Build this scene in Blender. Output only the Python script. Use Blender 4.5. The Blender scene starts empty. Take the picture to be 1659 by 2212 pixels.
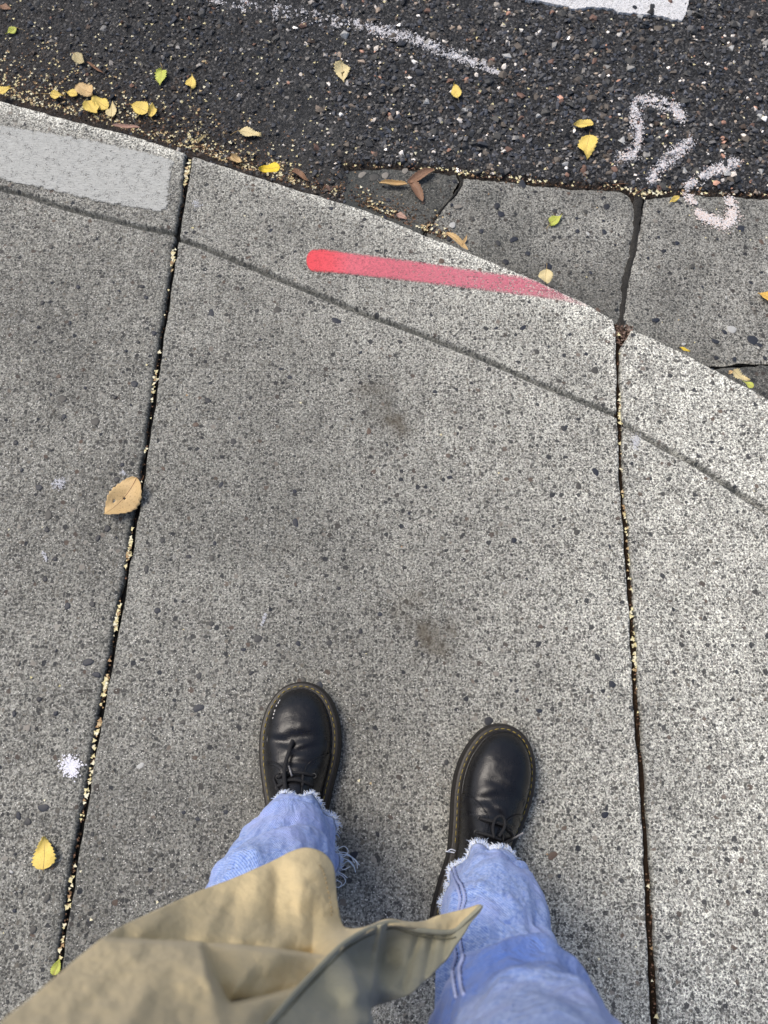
import bpy, bmesh, math, random
import numpy as np
from mathutils import Vector, Matrix
from mathutils.bvhtree import BVHTree
random.seed(7); rng = np.random.default_rng(11)
S = bpy.context.scene
COL = S.collection
PI = math.pi
R = math.radians

# ------------------------------------------------------------------ camera, light, exposure
TILT = R(19.0); H = 1.2; FPX = 1660.0
cam_d = bpy.data.cameras.new('camera'); cam = bpy.data.objects.new('camera', cam_d); COL.objects.link(cam)
cam.location = (0, 0, H); cam.rotation_euler = (TILT, 0, 0)
cam_d.sensor_fit = 'HORIZONTAL'; cam_d.sensor_width = 27.0; cam_d.lens = 27.0*FPX/1659.0
cam_d.clip_start = 0.02; cam_d.clip_end = 500
cam_d.dof.use_dof = True; cam_d.dof.focus_distance = 1.22; cam_d.dof.aperture_fstop = 6.5
S.camera = cam
SUN_EL, SUN_AZ = R(60), R(-62)          # azimuth measured from +y towards +x
W = bpy.data.worlds.new('World'); S.world = W; W.use_nodes = True
wn = W.node_tree; bg = wn.nodes['Background']
sky = wn.nodes.new('ShaderNodeTexSky'); sky.sky_type = 'NISHITA'; sky.sun_disc = False
sky.sun_elevation = SUN_EL; sky.sun_rotation = SUN_AZ
sky.air_density = 1.0; sky.dust_density = 4.0; sky.ozone_density = 0.6
wn.links.new(sky.outputs[0], bg.inputs[0]); bg.inputs[1].default_value = 0.12
sd = bpy.data.lights.new('sun', 'SUN'); sun = bpy.data.objects.new('sun', sd); COL.objects.link(sun)
sd.energy = 1.5; sd.angle = R(30); sd.color = (1.0, 0.95, 0.87)
v = Vector((math.sin(SUN_AZ)*math.cos(SUN_EL), math.cos(SUN_AZ)*math.cos(SUN_EL), math.sin(SUN_EL)))
sun.rotation_euler = v.to_track_quat('Z', 'Y').to_euler()
S.view_settings.view_transform = 'Standard'; S.view_settings.look = 'None'
S.view_settings.gamma = 1.0; S.view_settings.exposure = 0.34

# ------------------------------------------------------------------ helpers
ct, st = math.cos(TILT), math.sin(TILT)
def ray(px, py):
    a = (px-829.5)/FPX; b = -(py-1106.0)/FPX
    return np.array([a, b*ct + st, b*st - ct])
def at(px, py, z=0.0):
    """place on the horizontal plane at height z that the photograph shows at (px, py)"""
    d = ray(px, py); t = (z-H)/d[2]
    return np.array([d[0]*t, d[1]*t, z])
def proj(p):
    x, y, z = p[0], p[1], p[2]-H
    yc = y*ct + z*st; zc = -y*st + z*ct      # camera looks along -zc
    return 829.5 + FPX*x/(-zc), 1106.0 - FPX*yc/(-zc)
def poly(pts, z=0.0): return np.array([at(a, b, z) for a, b in pts])
def smooth_line(P, n, closed=False):
    P = np.asarray(P, float); m = len(P)
    if closed: Q = np.vstack([P[-1], P, P[0], P[1]]); segs = m
    else: Q = np.vstack([2*P[0]-P[1], P, 2*P[-1]-P[-2]]); segs = m-1
    out = []
    for k in range(segs):
        p0, p1, p2, p3 = Q[k:k+4]
        for t in np.linspace(0, 1, max(2, n//segs), endpoint=False):
            out.append(.5*((2*p1) + (-p0+p2)*t + (2*p0-5*p1+4*p2-p3)*t*t + (-p0+3*p1-3*p2+p3)*t**3))
    if not closed: out.append(P[-1])
    return np.array(out)
def resample(P, n):
    P = np.asarray(P, float); d = np.r_[0, np.cumsum(np.linalg.norm(np.diff(P, axis=0), axis=1))]
    s = np.linspace(0, d[-1], n) if np.isscalar(n) else np.asarray(n)*d[-1]
    return np.stack([np.interp(s, d, P[:, k]) for k in range(P.shape[1])], 1)
def seg_dist(P, L):
    """distance of points P (n,2) to polyline L (m,2)"""
    best = np.full(len(P), 1e9)
    for a, b in zip(L[:-1], L[1:]):
        ab = b-a; t = np.clip(((P-a)@ab)/(ab@ab+1e-12), 0, 1)
        best = np.minimum(best, np.linalg.norm(P-(a+t[:, None]*ab), axis=1))
    return best
def inside(P, poly2):
    x, y = P[:, 0], P[:, 1]; r = np.zeros(len(P), bool); n = len(poly2); j = n-1
    for i in range(n):
        xi, yi = poly2[i]; xj, yj = poly2[j]
        c = ((yi > y) != (yj > y)) & (x < (xj-xi)*(y-yi)/((yj-yi) or 1e-12)+xi)
        r ^= c; j = i
    return r
_perm = rng.random((64, 64))
def vnoise(x, y, s=1.0, off=0):
    x = np.asarray(x)*s+off*7.3; y = np.asarray(y)*s+off*3.1
    xi = np.floor(x).astype(int); yi = np.floor(y).astype(int); fx = x-xi; fy = y-yi
    fx = fx*fx*(3-2*fx); fy = fy*fy*(3-2*fy)
    g = lambda a, b: _perm[a % 64, b % 64]
    return (g(xi, yi)*(1-fx)+g(xi+1, yi)*fx)*(1-fy)+(g(xi, yi+1)*(1-fx)+g(xi+1, yi+1)*fx)*fy
def fnoise(x, y, s, off=0, o=4):
    r = 0; a = .5; t = 0
    for k in range(o):
        r = r+a*vnoise(x, y, s*2**k, off+k); t += a; a *= .5
    return r/t

def mesh(name, V, F, mat=None, smooth=True, uv=None, attrs=None, parent=None, cols=None, link=True):
    me = bpy.data.meshes.new(name)
    V = np.asarray(V, float)
    if isinstance(F, np.ndarray):
        nf, k = F.shape
        me.vertices.add(len(V)); me.vertices.foreach_set('co', V.ravel())
        me.loops.add(nf*k); me.loops.foreach_set('vertex_index', F.ravel().astype(np.int32))
        me.polygons.add(nf); me.polygons.foreach_set('loop_start', np.arange(0, nf*k, k, dtype=np.int32))
        me.update(calc_edges=True); me.validate()
    else:
        me.from_pydata([tuple(p) for p in V], [], [tuple(int(q) for q in f) for f in F]); me.update()
    if len(me.polygons): me.polygons.foreach_set('use_smooth', [smooth]*len(me.polygons))
    if uv is not None:
        l = me.uv_layers.new(name='UVMap'); idx = np.zeros(len(me.loops), np.int32); me.loops.foreach_get('vertex_index', idx)
        l.data.foreach_set('uv', np.asarray(uv, np.float32)[idx].ravel())
    for k, a in (attrs or {}).items():
        at_ = me.attributes.new(k, 'FLOAT', 'POINT'); at_.data.foreach_set('value', np.asarray(a, np.float32))
    if cols is not None:
        c = me.color_attributes.new('tone', 'FLOAT_COLOR', 'POINT')
        cc = np.ones((len(V), 4), np.float32); cc[:, :3] = cols; c.data.foreach_set('color', cc.ravel())
    if mat: me.materials.append(mat)
    o = bpy.data.objects.new(name, me)
    if link: COL.objects.link(o)
    if parent: o.parent = parent
    return o
def tag(o, label=None, cat=None, group=None, kind=None):
    if label: o['label'] = label
    if cat: o['category'] = cat
    if group: o['group'] = group
    if kind: o['kind'] = kind
    return o
def empty(name, loc=(0, 0, 0), **k):
    o = bpy.data.objects.new(name, None); COL.objects.link(o); o.location = loc; o.empty_display_size = .05
    return tag(o, **k)
def gridF(nr, nc, wrap=False):
    i = np.arange(nr-1)[:, None]; j = np.arange(nc if wrap else nc-1)[None, :]
    a = i*nc+j; b = i*nc+(j+1) % nc
    return np.stack([a, b, b+nc, a+nc], -1).reshape(-1, 4)
class MB:
    def __init__(s): s.V = []; s.F = []; s.C = []; s.n = 0
    def add(s, V, F, c=None):
        V = np.asarray(V, float); s.V.append(V); s.F += [tuple(int(i)+s.n for i in f) for f in F]; s.n += len(V)
        s.C.append(np.tile(c, (len(V), 1)) if c is not None else np.ones((len(V), 3)))
    def tube(s, P, r, k=6, c=None, cap=True):
        P = np.asarray(P, float); n = len(P); r = np.full(n, r) if np.isscalar(r) else np.asarray(r)
        T = np.gradient(P, axis=0); T /= np.linalg.norm(T, axis=1)[:, None]+1e-12
        ref = np.array([0, 0, 1.]) if abs(T[0][2]) < .9 else np.array([1., 0, 0]); V = []
        u = np.cross(T[0], ref); u /= np.linalg.norm(u)
        for i in range(n):
            u = u-T[i]*(u@T[i]); u /= np.linalg.norm(u)+1e-12; w = np.cross(T[i], u)
            for j in range(k):
                a = 2*PI*j/k; V.append(P[i]+r[i]*(math.cos(a)*u+math.sin(a)*w))
        F = [tuple(f) for f in gridF(n, k, True)]
        if cap: F += [tuple(range(k))[::-1], tuple(range((n-1)*k, n*k))]
        s.add(V, F, c)
    def build(s, name, mat, parent=None, smooth=True, cols=False):
        if not s.V: return None
        return mesh(name, np.vstack(s.V), s.F, mat, smooth, parent=parent, cols=np.vstack(s.C) if cols else None)

# ------------------------------------------------------------------ material helpers
def new_mat(name, rough=.8, spec=.3):
    m = bpy.data.materials.new(name); m.use_nodes = True; nt = m.node_tree; b = nt.nodes['Principled BSDF']
    b.inputs['Roughness'].default_value = rough; b.inputs['Specular IOR Level'].default_value = spec
    return m, nt, b
class NT:
    def __init__(s, nt): s.t = nt; s.geo = None
    def n(s, typ, **k):
        o = s.t.nodes.new('ShaderNode'+typ)
        for a, b in k.items(): setattr(o, a, b)
        return o
    def l(s, a, b): s.t.links.new(a, b)
    def pos(s, scale=1.0):
        if s.geo is None: s.geo = s.n('NewGeometry')
        return s.geo.outputs['Position']
    def val(s, x, inp):
        if isinstance(x, (int, float)): inp.default_value = x
        elif isinstance(x, tuple): inp.default_value = x if len(x) == 4 or len(inp.default_value) == 3 else (*x, 1)
        else: s.l(x, inp)
    def m(s, op, a, b=0.0, c=None, clamp=False):
        o = s.n('Math', operation=op, use_clamp=clamp); s.val(a, o.inputs[0]); s.val(b, o.inputs[1])
        if c is not None: s.val(c, o.inputs[2])
        return o.outputs[0]
    def noise(s, vec, scale, detail=3, rough=.5, dist=0):
        o = s.n('TexNoise'); s.l(vec, o.inputs['Vector']); o.inputs['Scale'].default_value = scale
        o.inputs['Detail'].default_value = detail; o.inputs['Roughness'].default_value = rough; o.inputs['Distortion'].default_value = dist
        return o
    def vor(s, vec, scale, feature='F1', dim='2D'):
        o = s.n('TexVoronoi', feature=feature, voronoi_dimensions=dim); s.l(vec, o.inputs['Vector']); o.inputs['Scale'].default_value = scale
        return o
    def mix(s, f, a, b, mode='MIX'):
        o = s.n('Mix', data_type='RGBA', blend_type=mode); s.val(f, o.inputs[0]); s.val(a, o.inputs[6]); s.val(b, o.inputs[7])
        return o.outputs[2]
    def ramp(s, f, stops, interp='LINEAR'):
        o = s.n('ValToRGB'); s.l(f, o.inputs[0]); cr = o.color_ramp; cr.interpolation = interp
        while len(cr.elements) < len(stops): cr.elements.new(.5)
        for e, (p, c) in zip(cr.elements, stops):
            e.position = p; e.color = (c, c, c, 1) if isinstance(c, (int, float)) else (*c, 1)
        return o.outputs[0]
    def attr(s, name, fac=True):
        o = s.n('Attribute'); o.attribute_name = name
        return o.outputs['Fac'] if fac else o.outputs['Color']
    def warp(s, vec, scale, amt):
        nz = s.noise(vec, scale, 2); sub = s.n('VectorMath', operation='SUBTRACT'); s.l(nz.outputs['Color'], sub.inputs[0]); sub.inputs[1].default_value = (.5, .5, .5)
        sc = s.n('VectorMath', operation='SCALE'); s.l(sub.outputs[0], sc.inputs[0]); sc.inputs['Scale'].default_value = amt
        ad = s.n('VectorMath', operation='ADD'); s.l(vec, ad.inputs[0]); s.l(sc.outputs[0], ad.inputs[1]); return ad.outputs[0]
    def bump(s, h, strength, dist, nrm=None):
        o = s.n('Bump'); s.l(h, o.inputs['Height']); o.inputs['Strength'].default_value = strength; o.inputs['Distance'].default_value = dist
        if nrm: s.l(nrm, o.inputs['Normal'])
        return o.outputs[0]
def sep(N, c):
    o = N.n('SeparateColor'); N.l(c, o.inputs[0]); return o.outputs

def concrete(name, gain=1.0, warm=(1, 1, 1), stone=1.0):
    m, nt, b = new_mat(name, .85, .25); N = NT(nt); P = N.pos()
    W1 = N.warp(P, 170, .0035)
    clean = N.attr('clean'); stain = N.attr('stain')
    # pale cement paste, paler where the surface is clean
    fine = N.noise(P, 900, 3, .7).outputs[0]; paste = N.noise(P, 300, 3, .75).outputs[0]
    mpb = N.n('Mapping'); N.l(P, mpb.inputs[0]); mpb.inputs['Rotation'].default_value = (0, 0, R(4)); mpb.inputs['Scale'].default_value = (230, 9, 1); brush = N.noise(mpb.outputs[0], 1.0, 3, .6).outputs[0]
    base = N.mix(clean, (.165, .165, .155), (.60, .60, .56))
    sp = N.n('VectorMath', operation='SCALE'); N.l(base, sp.inputs[0]); N.l(N.m('MAXIMUM', N.m('ADD', N.m('MULTIPLY_ADD', paste, 5.4, -1.80), N.m('MULTIPLY_ADD', brush, 1.0, -.40)), .16), sp.inputs['Scale']); base = sp.outputs[0]
    # sand grains 2-4 mm, in drifts
    mot = N.m('MULTIPLY', N.m('SUBTRACT', N.noise(P, 55, 4, .7).outputs[0], .5), 1.3)
    mot = N.m('ADD', mot, N.m('MULTIPLY', N.m('SUBTRACT', N.noise(P, 14, 3, .6).outputs[0], .5), .7))
    v1b = N.vor(W1, 400); c1b = sep(N, v1b.outputs['Color'])
    tb = N.m('MULTIPLY', N.m('GREATER_THAN', N.m('ADD', c1b[1], mot), .42), N.m('LESS_THAN', v1b.outputs['Distance'], N.m('MULTIPLY_ADD', c1b[2], .28, .27)))
    base = N.mix(N.m('MULTIPLY', tb, .72), base, N.ramp(c1b[0], [(0, .05), (.4, .10), (.7, .19), (.9, .30), (1, .46)]))
    W2 = N.warp(P, 110, .007)
    v1 = N.vor(W2, 235); c1 = sep(N, v1.outputs['Color'])
    t1 = N.m('MULTIPLY', N.m('GREATER_THAN', N.m('ADD', c1[1], mot), .37), N.m('LESS_THAN', v1.outputs['Distance'], N.m('MULTIPLY_ADD', c1[2], .26, .22)))
    base = N.mix(N.m('MULTIPLY', t1, .82*stone), base, N.ramp(c1[0], [(0, (.036, .037, .039)), (.35, (.07, .07, .07)), (.65, (.13, .128, .122)), (.85, (.21, .20, .18)), (1, (.42, .41, .39))]))
    v2 = N.vor(W2, 135); c2 = sep(N, v2.outputs['Color'])
    t2 = N.m('MULTIPLY', N.m('GREATER_THAN', N.m('ADD', c2[1], N.m('MULTIPLY', mot, .6)), .73), N.m('LESS_THAN', v2.outputs['Distance'], N.m('MULTIPLY_ADD', c2[2], .22, .20)))
    s2 = N.ramp(c2[0], [(0, (.026, .028, .033)), (.4, (.045, .046, .048)), (.7, (.085, .083, .078)), (.9, (.15, .135, .115)), (.97, (.36, .35, .33))])
    base = N.mix(N.m('MULTIPLY', t2, .80*stone), base, s2)
    v3 = N.vor(W2, 72); c3 = sep(N, v3.outputs['Color'])
    t3 = N.m('MULTIPLY', N.m('GREATER_THAN', c3[1], .90), N.m('LESS_THAN', v3.outputs['Distance'], N.m('MULTIPLY_ADD', c3[2], .16, .16)))
    s3 = N.ramp(c3[0], [(0, (.022, .026, .036)), (.5, (.055, .055, .056)), (.8, (.12, .09, .075)), (.95, (.3, .29, .27))])
    base = N.mix(N.m('MULTIPLY', t3, .92*stone), base, s3)
    v4 = N.vor(P, 420); c4 = sep(N, v4.outputs['Color'])
    base = N.mix(N.m('MULTIPLY', N.m('GREATER_THAN', c4[0], .975), N.m('LESS_THAN', v4.outputs['Distance'], .34)), base, (.70, .69, .67))
    # broad soiling
    big = N.noise(P, 3.2, 5, .62).outputs[0]; mid = N.noise(P, 22, 4, .6).outputs[0]
    lev = N.m('MULTIPLY', N.m('MULTIPLY_ADD', big, .7, .65), N.m('MULTIPLY_ADD', mid, .70, .65))
    lev = N.m('MULTIPLY', lev, N.m('MULTIPLY_ADD', clean, .30, 1.0))
    lev = N.m('MULTIPLY', lev, gain)
    sc = N.n('VectorMath', operation='SCALE'); N.l(base, sc.inputs[0]); N.l(lev, sc.inputs['Scale'])
    wv = N.n('VectorMath', operation='MULTIPLY'); N.l(sc.outputs[0], wv.inputs[0]); wv.inputs[1].default_value = warm
    out = N.mix(N.m('MULTIPLY', stain, N.m('MULTIPLY_ADD', mid, .6, .6), clamp=True), wv.outputs[0], (.036, .042, .042))
    out = N.mix(N.m('MULTIPLY', N.attr('brown'), N.m('MULTIPLY_ADD', paste, 1.6, .0), clamp=True), out, (.085, .068, .045))
    N.l(out, b.inputs['Base Color'])
    h = N.m('ADD', N.m('MULTIPLY', v1.outputs['Distance'], -.5), N.m('MULTIPLY', fine, .6))
    h = N.m('ADD', h, N.m('MULTIPLY', t2, .35)); h = N.m('ADD', h, N.m('MULTIPLY', paste, .9))
    N.l(N.bump(h, .75, .0012), b.inputs['Normal'])
    return m
def soil_mat(name, c1, c2, sc=300):
    m, nt, b = new_mat(name, .95, .1); N = NT(nt); P = N.pos()
    n1 = N.noise(P, sc, 5, .7).outputs[0]; n2 = N.noise(P, 40, 3).outputs[0]
    f = N.m('MULTIPLY_ADD', n1, 1.4, N.m('MULTIPLY_ADD', n2, .8, -.75), clamp=True)
    N.l(N.mix(f, c1, c2), b.inputs['Base Color']); N.l(N.bump(n1, .9, .003), b.inputs['Normal']); return m
def asphalt():
    m, nt, b = new_mat('asphalt', .75, .3); N = NT(nt); P = N.pos()
    dirt = N.attr('dirt'); worn = N.attr('worn')
    W1 = N.warp(P, 120, .004)
    v1 = N.vor(W1, 260); c1 = sep(N, v1.outputs['Color'])
    g = N.ramp(c1[0], [(0, (.014, .015, .016)), (.5, (.036, .037, .039)), (.75, (.070, .072, .076)), (.93, (.12, .115, .11)), (1, (.26, .25, .24))])
    n1 = N.noise(P, 700, 4, .7).outputs[0]
    g = N.mix(N.m('MULTIPLY', n1, .6), g, (.014, .014, .014))
    g = N.mix(N.m('MULTIPLY', worn, N.m('MULTIPLY_ADD', n1, .8, .1), clamp=True), g, (.085, .086, .083))
    n2 = N.noise(P, 90, 5, .75).outputs[0]
    d = N.ramp(n2, [(.3, (.010, .007, .005)), (.55, (.030, .020, .013)), (.75, (.080, .054, .034))])
    g = N.mix(N.m('MULTIPLY', dirt, N.m('MULTIPLY_ADD', n2, .9, .4), clamp=True), g, d)
    N.l(g, b.inputs['Base Color'])
    h = N.m('ADD', N.m('MULTIPLY', v1.outputs['Distance'], -1.0), n1)
    N.l(N.bump(h, .9, .0025), b.inputs['Normal']); return m
def tone_mat(name, rough=.6, spec=.4, bumpy=600, var=.35, sss=0):
    """colour from the 'tone' attribute of each stone or flake, with grain"""
    m, nt, b = new_mat(name, rough, spec); N = NT(nt); P = N.pos()
    n = N.noise(P, bumpy, 3, .7).outputs[0]
    c = N.attr('tone', False)
    sc = N.n('VectorMath', operation='SCALE'); N.l(c, sc.inputs[0]); N.l(N.m('MULTIPLY_ADD', n, 2*var, 1-var), sc.inputs['Scale'])
    N.l(sc.outputs[0], b.inputs['Base Color']); N.l(N.bump(n, .4, .001), b.inputs['Normal']); return m
def flat_mat(name, col, rough=.6, spec=.4, bscale=500, var=.3, bstr=.4, bdist=.001, metal=0):
    m, nt, b = new_mat(name, rough, spec); N = NT(nt); P = N.pos()
    n = N.noise(P, bscale, 3, .65).outputs[0]
    dk = tuple(x*(1-var) for x in col); lt = tuple(min(1, x*(1+var)) for x in col)
    N.l(N.mix(n, dk, lt), b.inputs['Base Color']); b.inputs['Metallic'].default_value = metal
    N.l(N.bump(n, bstr, bdist), b.inputs['Normal']); return m

M_conc = concrete('concrete', .98, (1.0, .988, .935))
M_gut = concrete('gutter_concrete', .74, (1.0, .985, .94), 1.0)
M_asph = asphalt()
M_soil = soil_mat('soil', (.008, .006, .004), (.04, .027, .018))
M_joint_dark = soil_mat('joint_dirt', (.006, .007, .008), (.022, .020, .017))
M_bitumen = soil_mat('bitumen', (.022, .022, .021), (.085, .080, .072))
M_joint_brown = soil_mat('joint_dirt_brown', (.010, .007, .005), (.055, .035, .022))
M_stone = tone_mat('crushed_stone', .6, .35)
M_scale = tone_mat('seed_scale', .7, .2, 900, .15)
M_paint_fleck = tone_mat('spray_fleck', .75, .2, 900, .12)
M_debris = tone_mat('leaf_crumbs', .85, .1, 700, .3)

# ------------------------------------------------------------------ levels and outlines
ZR = -0.070       # road surface
ZG = -0.066       # gutter slabs
E_mid = poly([(417, 334), (500, 362), (600, 394), (700, 424), (800, 456), (900, 498), (1000, 537), (1100, 578), (1200, 622), (1270, 655), (1322, 688)])
E_left = poly([(-1500, -120), (-500, 92), (0, 215), (130, 250), (250, 281), (330, 304), (400, 327)])
E_right = poly([(1369, 713), (1430, 740), (1500, 775), (1600, 829), (1659, 862), (1900, 1010), (2600, 1600)])
JL = poly([(417, 334), (402, 420), (386, 520), (369, 640), (349, 760), (328, 920), (304, 1080), (276, 1250), (243, 1430), (207, 1620), (172, 1830), (134, 2080), (114, 2212)])
JR = poly([(1324, 690), (1331, 712), (1332, 750), (1332, 800), (1334, 900), (1336, 1000), (1347, 1150), (1358, 1300), (1365, 1430), (1375, 1600), (1386, 1750), (1394, 1900), (1402, 2100), (1408, 2212)])
def extend(P, y):
    a, b = P[-3], P[-1]; t = (y-b[1])/(b[1]-a[1]); return np.vstack([P, b+(b-a)*t])
JL = extend(JL, -2.5); JR = extend(JR, -2.5)
def shift_line(P, f):
    Q = P.copy(); T = np.gradient(P, axis=0); T /= np.linalg.norm(T, axis=1)[:, None]
    off = f if np.isscalar(f) else np.asarray(f)[:, None]
    Q[:, 0] += (-T[:, 1:2]*off)[:, 0]; Q[:, 1] += (T[:, 0:1]*off)[:, 0]; return Q
# left joint: JL is the middle slab's edge; the left slab's edge lies some 11 mm to the left
JL_l = JL.copy(); JL_l[:, 0] -= .0085
JL_l[0] = E_left[-1]
JR_r = JR.copy(); JR_r[:, 0] += np.interp(JR[:, 1], [-2.5, -.3, .35, .5, .62, .70, .724, .745, .76], [.0095, .0095, .0082, .0070, .0068, .0070, .009, .017, .026]); JR_r[0] = E_right[0]
G_mid = poly([(388, 516), (450, 538), (600, 600), (700, 641), (800, 682), (900, 717), (1000, 757), (1080, 790), (1150, 822), (1240, 858), (1334, 897)])
G_left = poly([(-1500, 40), (-500, 290), (0, 406), (80, 428), (150, 450), (230, 470), (300, 488), (382, 504)])
G_right = poly([(1340, 912), (1400, 948), (1450, 976), (1510, 1008), (1560, 1042), (1610, 1074), (1659, 1108), (1900, 1290), (2600, 2000)])

def slab(name, E, Lc, Rc, G, width_cols, clean_fn, stain_fn, mat, dz=0.0, tmax=None, gw=.0051, gd=.0085, label=None, parent=None, off=0, ar_l=.004, ar_r=.004):
    """pavement panel: kerb edge E, joints Lc and Rc running away from it; tooled groove along G"""
    t = np.r_[0, .0008, .002, .004, .007, .011, .016, np.arange(.022, .10, .008), np.arange(.10, .26, .0024), np.arange(.27, 1.9, .014), 2.2, 2.8]
    u = width_cols
    def along(Cv):
        d = np.r_[0, np.cumsum(np.linalg.norm(np.diff(Cv, axis=0), axis=1))]; s = t*d[-1]/2.8 if False else np.minimum(t, d[-1])
        return np.stack([np.interp(s, d, Cv[:, k]) for k in range(3)], 1)
    Ls, Rs = along(Lc), along(Rc); E = E.copy(); dA = Ls[0]-E[0]; dB = Rs[0]-E[-1]; E[0] = Ls[0]; E[-1] = Rs[0]; Eu = resample(smooth_line(E, 160), u)
    nU, nT = len(u), len(t)
    lin0 = Ls[0]*(1-u[:, None])+Rs[0]*u[:, None]
    fall = np.clip(1-t/2.8, 0, 1)
    P = Ls[:, None, :]*(1-u[None, :, None])+Rs[:, None, :]*u[None, :, None]+(Eu-lin0)[None]*fall[:, None, None]
    # ragged edges
    jit = (fnoise(P[..., 0], P[..., 1], 60, off, 4)-.5)*.006
    wE = np.exp(-t/.012)[:, None]; P[..., 1] += jit*wE
    span = np.linalg.norm(Rs-Ls, axis=1)[:, None]
    dl = u[None, :]*span; dr = (1-u[None, :])*span
    jx = (fnoise(P[..., 0], P[..., 1], 45, off+5, 4)-.5)*.007
    P[..., 0] += jx*(np.exp(-dl/.01)+np.exp(-dr/.01))
    z = np.zeros((nT, nU))
    r = .009
    tt = t[:, None]+0*u[None, :]; z -= np.where(tt < r, r-np.sqrt(np.clip(r*r-(r-tt)**2, 0, None)), 0)*.8
    for dd, ra in ((dl, ar_l), (dr, ar_r)): z -= np.where(dd < ra, ra-np.sqrt(np.clip(ra*ra-(ra-dd)**2, 0, None)), 0)
    g = seg_dist(P[..., :2].reshape(-1, 2), resample(smooth_line(G, 120), 160)[:, :2]).reshape(nT, nU)
    wob = .8+.4*fnoise(P[..., 0], P[..., 1], 30, off+2, 3)
    z -= gd*np.exp(-(g/(gw*wob))**6*1.0)
    z += (fnoise(P[..., 0], P[..., 1], 8, off+9, 4)-.5)*.002
    z += (fnoise(P[..., 0], P[..., 1], 90, off+3, 3)-.5)*.0012
    P[..., 2] = z+dz
    XY = P[..., :2].reshape(-1, 2)
    clean = clean_fn(XY, t=tt.ravel(), dl=np.broadcast_to(dl, z.shape).ravel(), dr=np.broadcast_to(dr, z.shape).ravel(), g=g.ravel())
    stain = stain_fn(XY, t=tt.ravel(), dl=np.broadcast_to(dl, z.shape).ravel(), dr=np.broadcast_to(dr, z.shape).ravel(), g=g.ravel())
    V = P.reshape(-1, 3); F = gridF(nT, nU)[:, ::-1]
    # skirts
    idx = np.arange(nT*nU).reshape(nT, nU); ring = np.r_[idx[0, :], idx[1:, -1], idx[-1, -2::-1], idx[-2:0:-1, 0]]
    lo = V[ring].copy(); lo[:, 2] = -.14
    base = len(V); n = len(ring); k = np.arange(n)
    SF = np.stack([ring, ring[(k+1) % n], base+(k+1) % n, base+k], -1)
    V = np.vstack([V, lo]); clean = np.r_[clean, clean[ring]*.5]; stain = np.r_[stain, np.clip(stain[ring]+.5, 0, 1)]
    o = mesh(name, V, np.vstack([F, SF]), mat, True, attrs={'clean': clean, 'stain': stain}, parent=parent)
    if label: o['label'] = label
    return o, P

side = lambda w: np.array([0, .0008, .002, .004, .007, .011, .017, .026])/w
def cols(n, w=.9): a = side(w); return np.r_[a, np.linspace(a[-1], 1-a[-1], n)[1:-1], 1-a[::-1]]

sidewalk = empty('sidewalk', (0, 0, 0), kind='structure')
def px_blob(XY, px, py, r):
    c = at(px, py)[:2]; return np.exp(-(np.linalg.norm(XY-c, axis=1)/r)**2)
def clean_mid(XY, t, dl, dr, g):
    x, y = XY[:, 0], XY[:, 1]
    c = .27+.20*np.clip((x-.0)/.35, -.6, 1.2)+.10*np.clip((y-.05)/.5, -1, 1)
    c += (fnoise(x, y, 5, 1, 4)-.5)*.35
    c += .45*np.exp(-t/.022)*(.6+.8*fnoise(x, y, 12, 3)) + .20*np.clip(1-t/.14, 0, 1)*np.clip((x+.05)/.3, 0, 1)
    c += .25*np.exp(-dr/.012)
    c -= .16*px_blob(XY, 830, 880, .05)+.14*px_blob(XY, 920, 1360, .07)+.12*px_blob(XY, 700, 1650, .2)
    return np.clip(c, .02, 1)
def stain_mid(XY, t, dl, dr, g):
    x, y = XY[:, 0], XY[:, 1]
    s = .85*np.exp(-(g/.0052)**6)*(.65+.5*fnoise(x, y, 20, 2))+.35*np.exp(-dl/.004)
    s += .75*(px_blob(XY, 835, 880, .03)+.8*px_blob(XY, 870, 925, .018)+.6*px_blob(XY, 790, 840, .03))*np.clip(fnoise(x, y, 45, 3)*2.4-.9, 0, 1)*.55 + .5*(px_blob(XY, 950, 1385, .035)+.7*px_blob(XY, 890, 1330, .05))*np.clip(fnoise(x, y, 45, 4)*2.4-.9, 0, 1)*.6+.14*px_blob(XY, 560, 1150, .2)
    s += .35*np.exp(-(dr/.006)**2)*fnoise(x, y, 40, 7)
    return np.clip(s, 0, 1)
def clean_left(XY, t, dl, dr, g):
    x, y = XY[:, 0], XY[:, 1]
    c = .16+(fnoise(x, y, 5, 11, 4)-.5)*.28+.55*np.exp(-t/.03)+.25*np.clip(1-t/.05, 0, 1)
    c += .10*np.clip(1-t/.16, 0, 1)
    return np.clip(c, .02, 1)
def stain_left(XY, t, dl, dr, g):
    x, y = XY[:, 0], XY[:, 1]
    fade = np.clip((.36-(x-at(340, 490)[0])*6)/.4, 0, 1)
    s = .75*np.exp(-(g/.0052)**6)+.5*np.exp(-(dr/.0055)**2)*(.5+.6*fnoise(x, y, 25, 4))+.3*np.exp(-dr/.025)*fnoise(x, y, 18, 6)
    return np.clip(s, 0, .9)
def clean_right(XY, t, dl, dr, g):
    x, y = XY[:, 0], XY[:, 1]
    c = .68+(fnoise(x, y, 4, 21, 4)-.5)*.4+.2*np.exp(-t/.02)-.12*np.exp(-dl/.05)+.1*np.clip((x-.45)/.2, -.5, 1)
    return np.clip(c, .1, 1)
def stain_right(XY, t, dl, dr, g):
    x, y = XY[:, 0], XY[:, 1]
    return np.clip(.75*np.exp(-(g/.006)**4)*fnoise(x, y, 25, 5)*1.5+.25*np.exp(-dl/.004), 0, 1)
U_left = np.r_[np.linspace(0, .62, 25), np.linspace(.63, .985, 130), 1-side(1.9)[::-1]]
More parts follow.
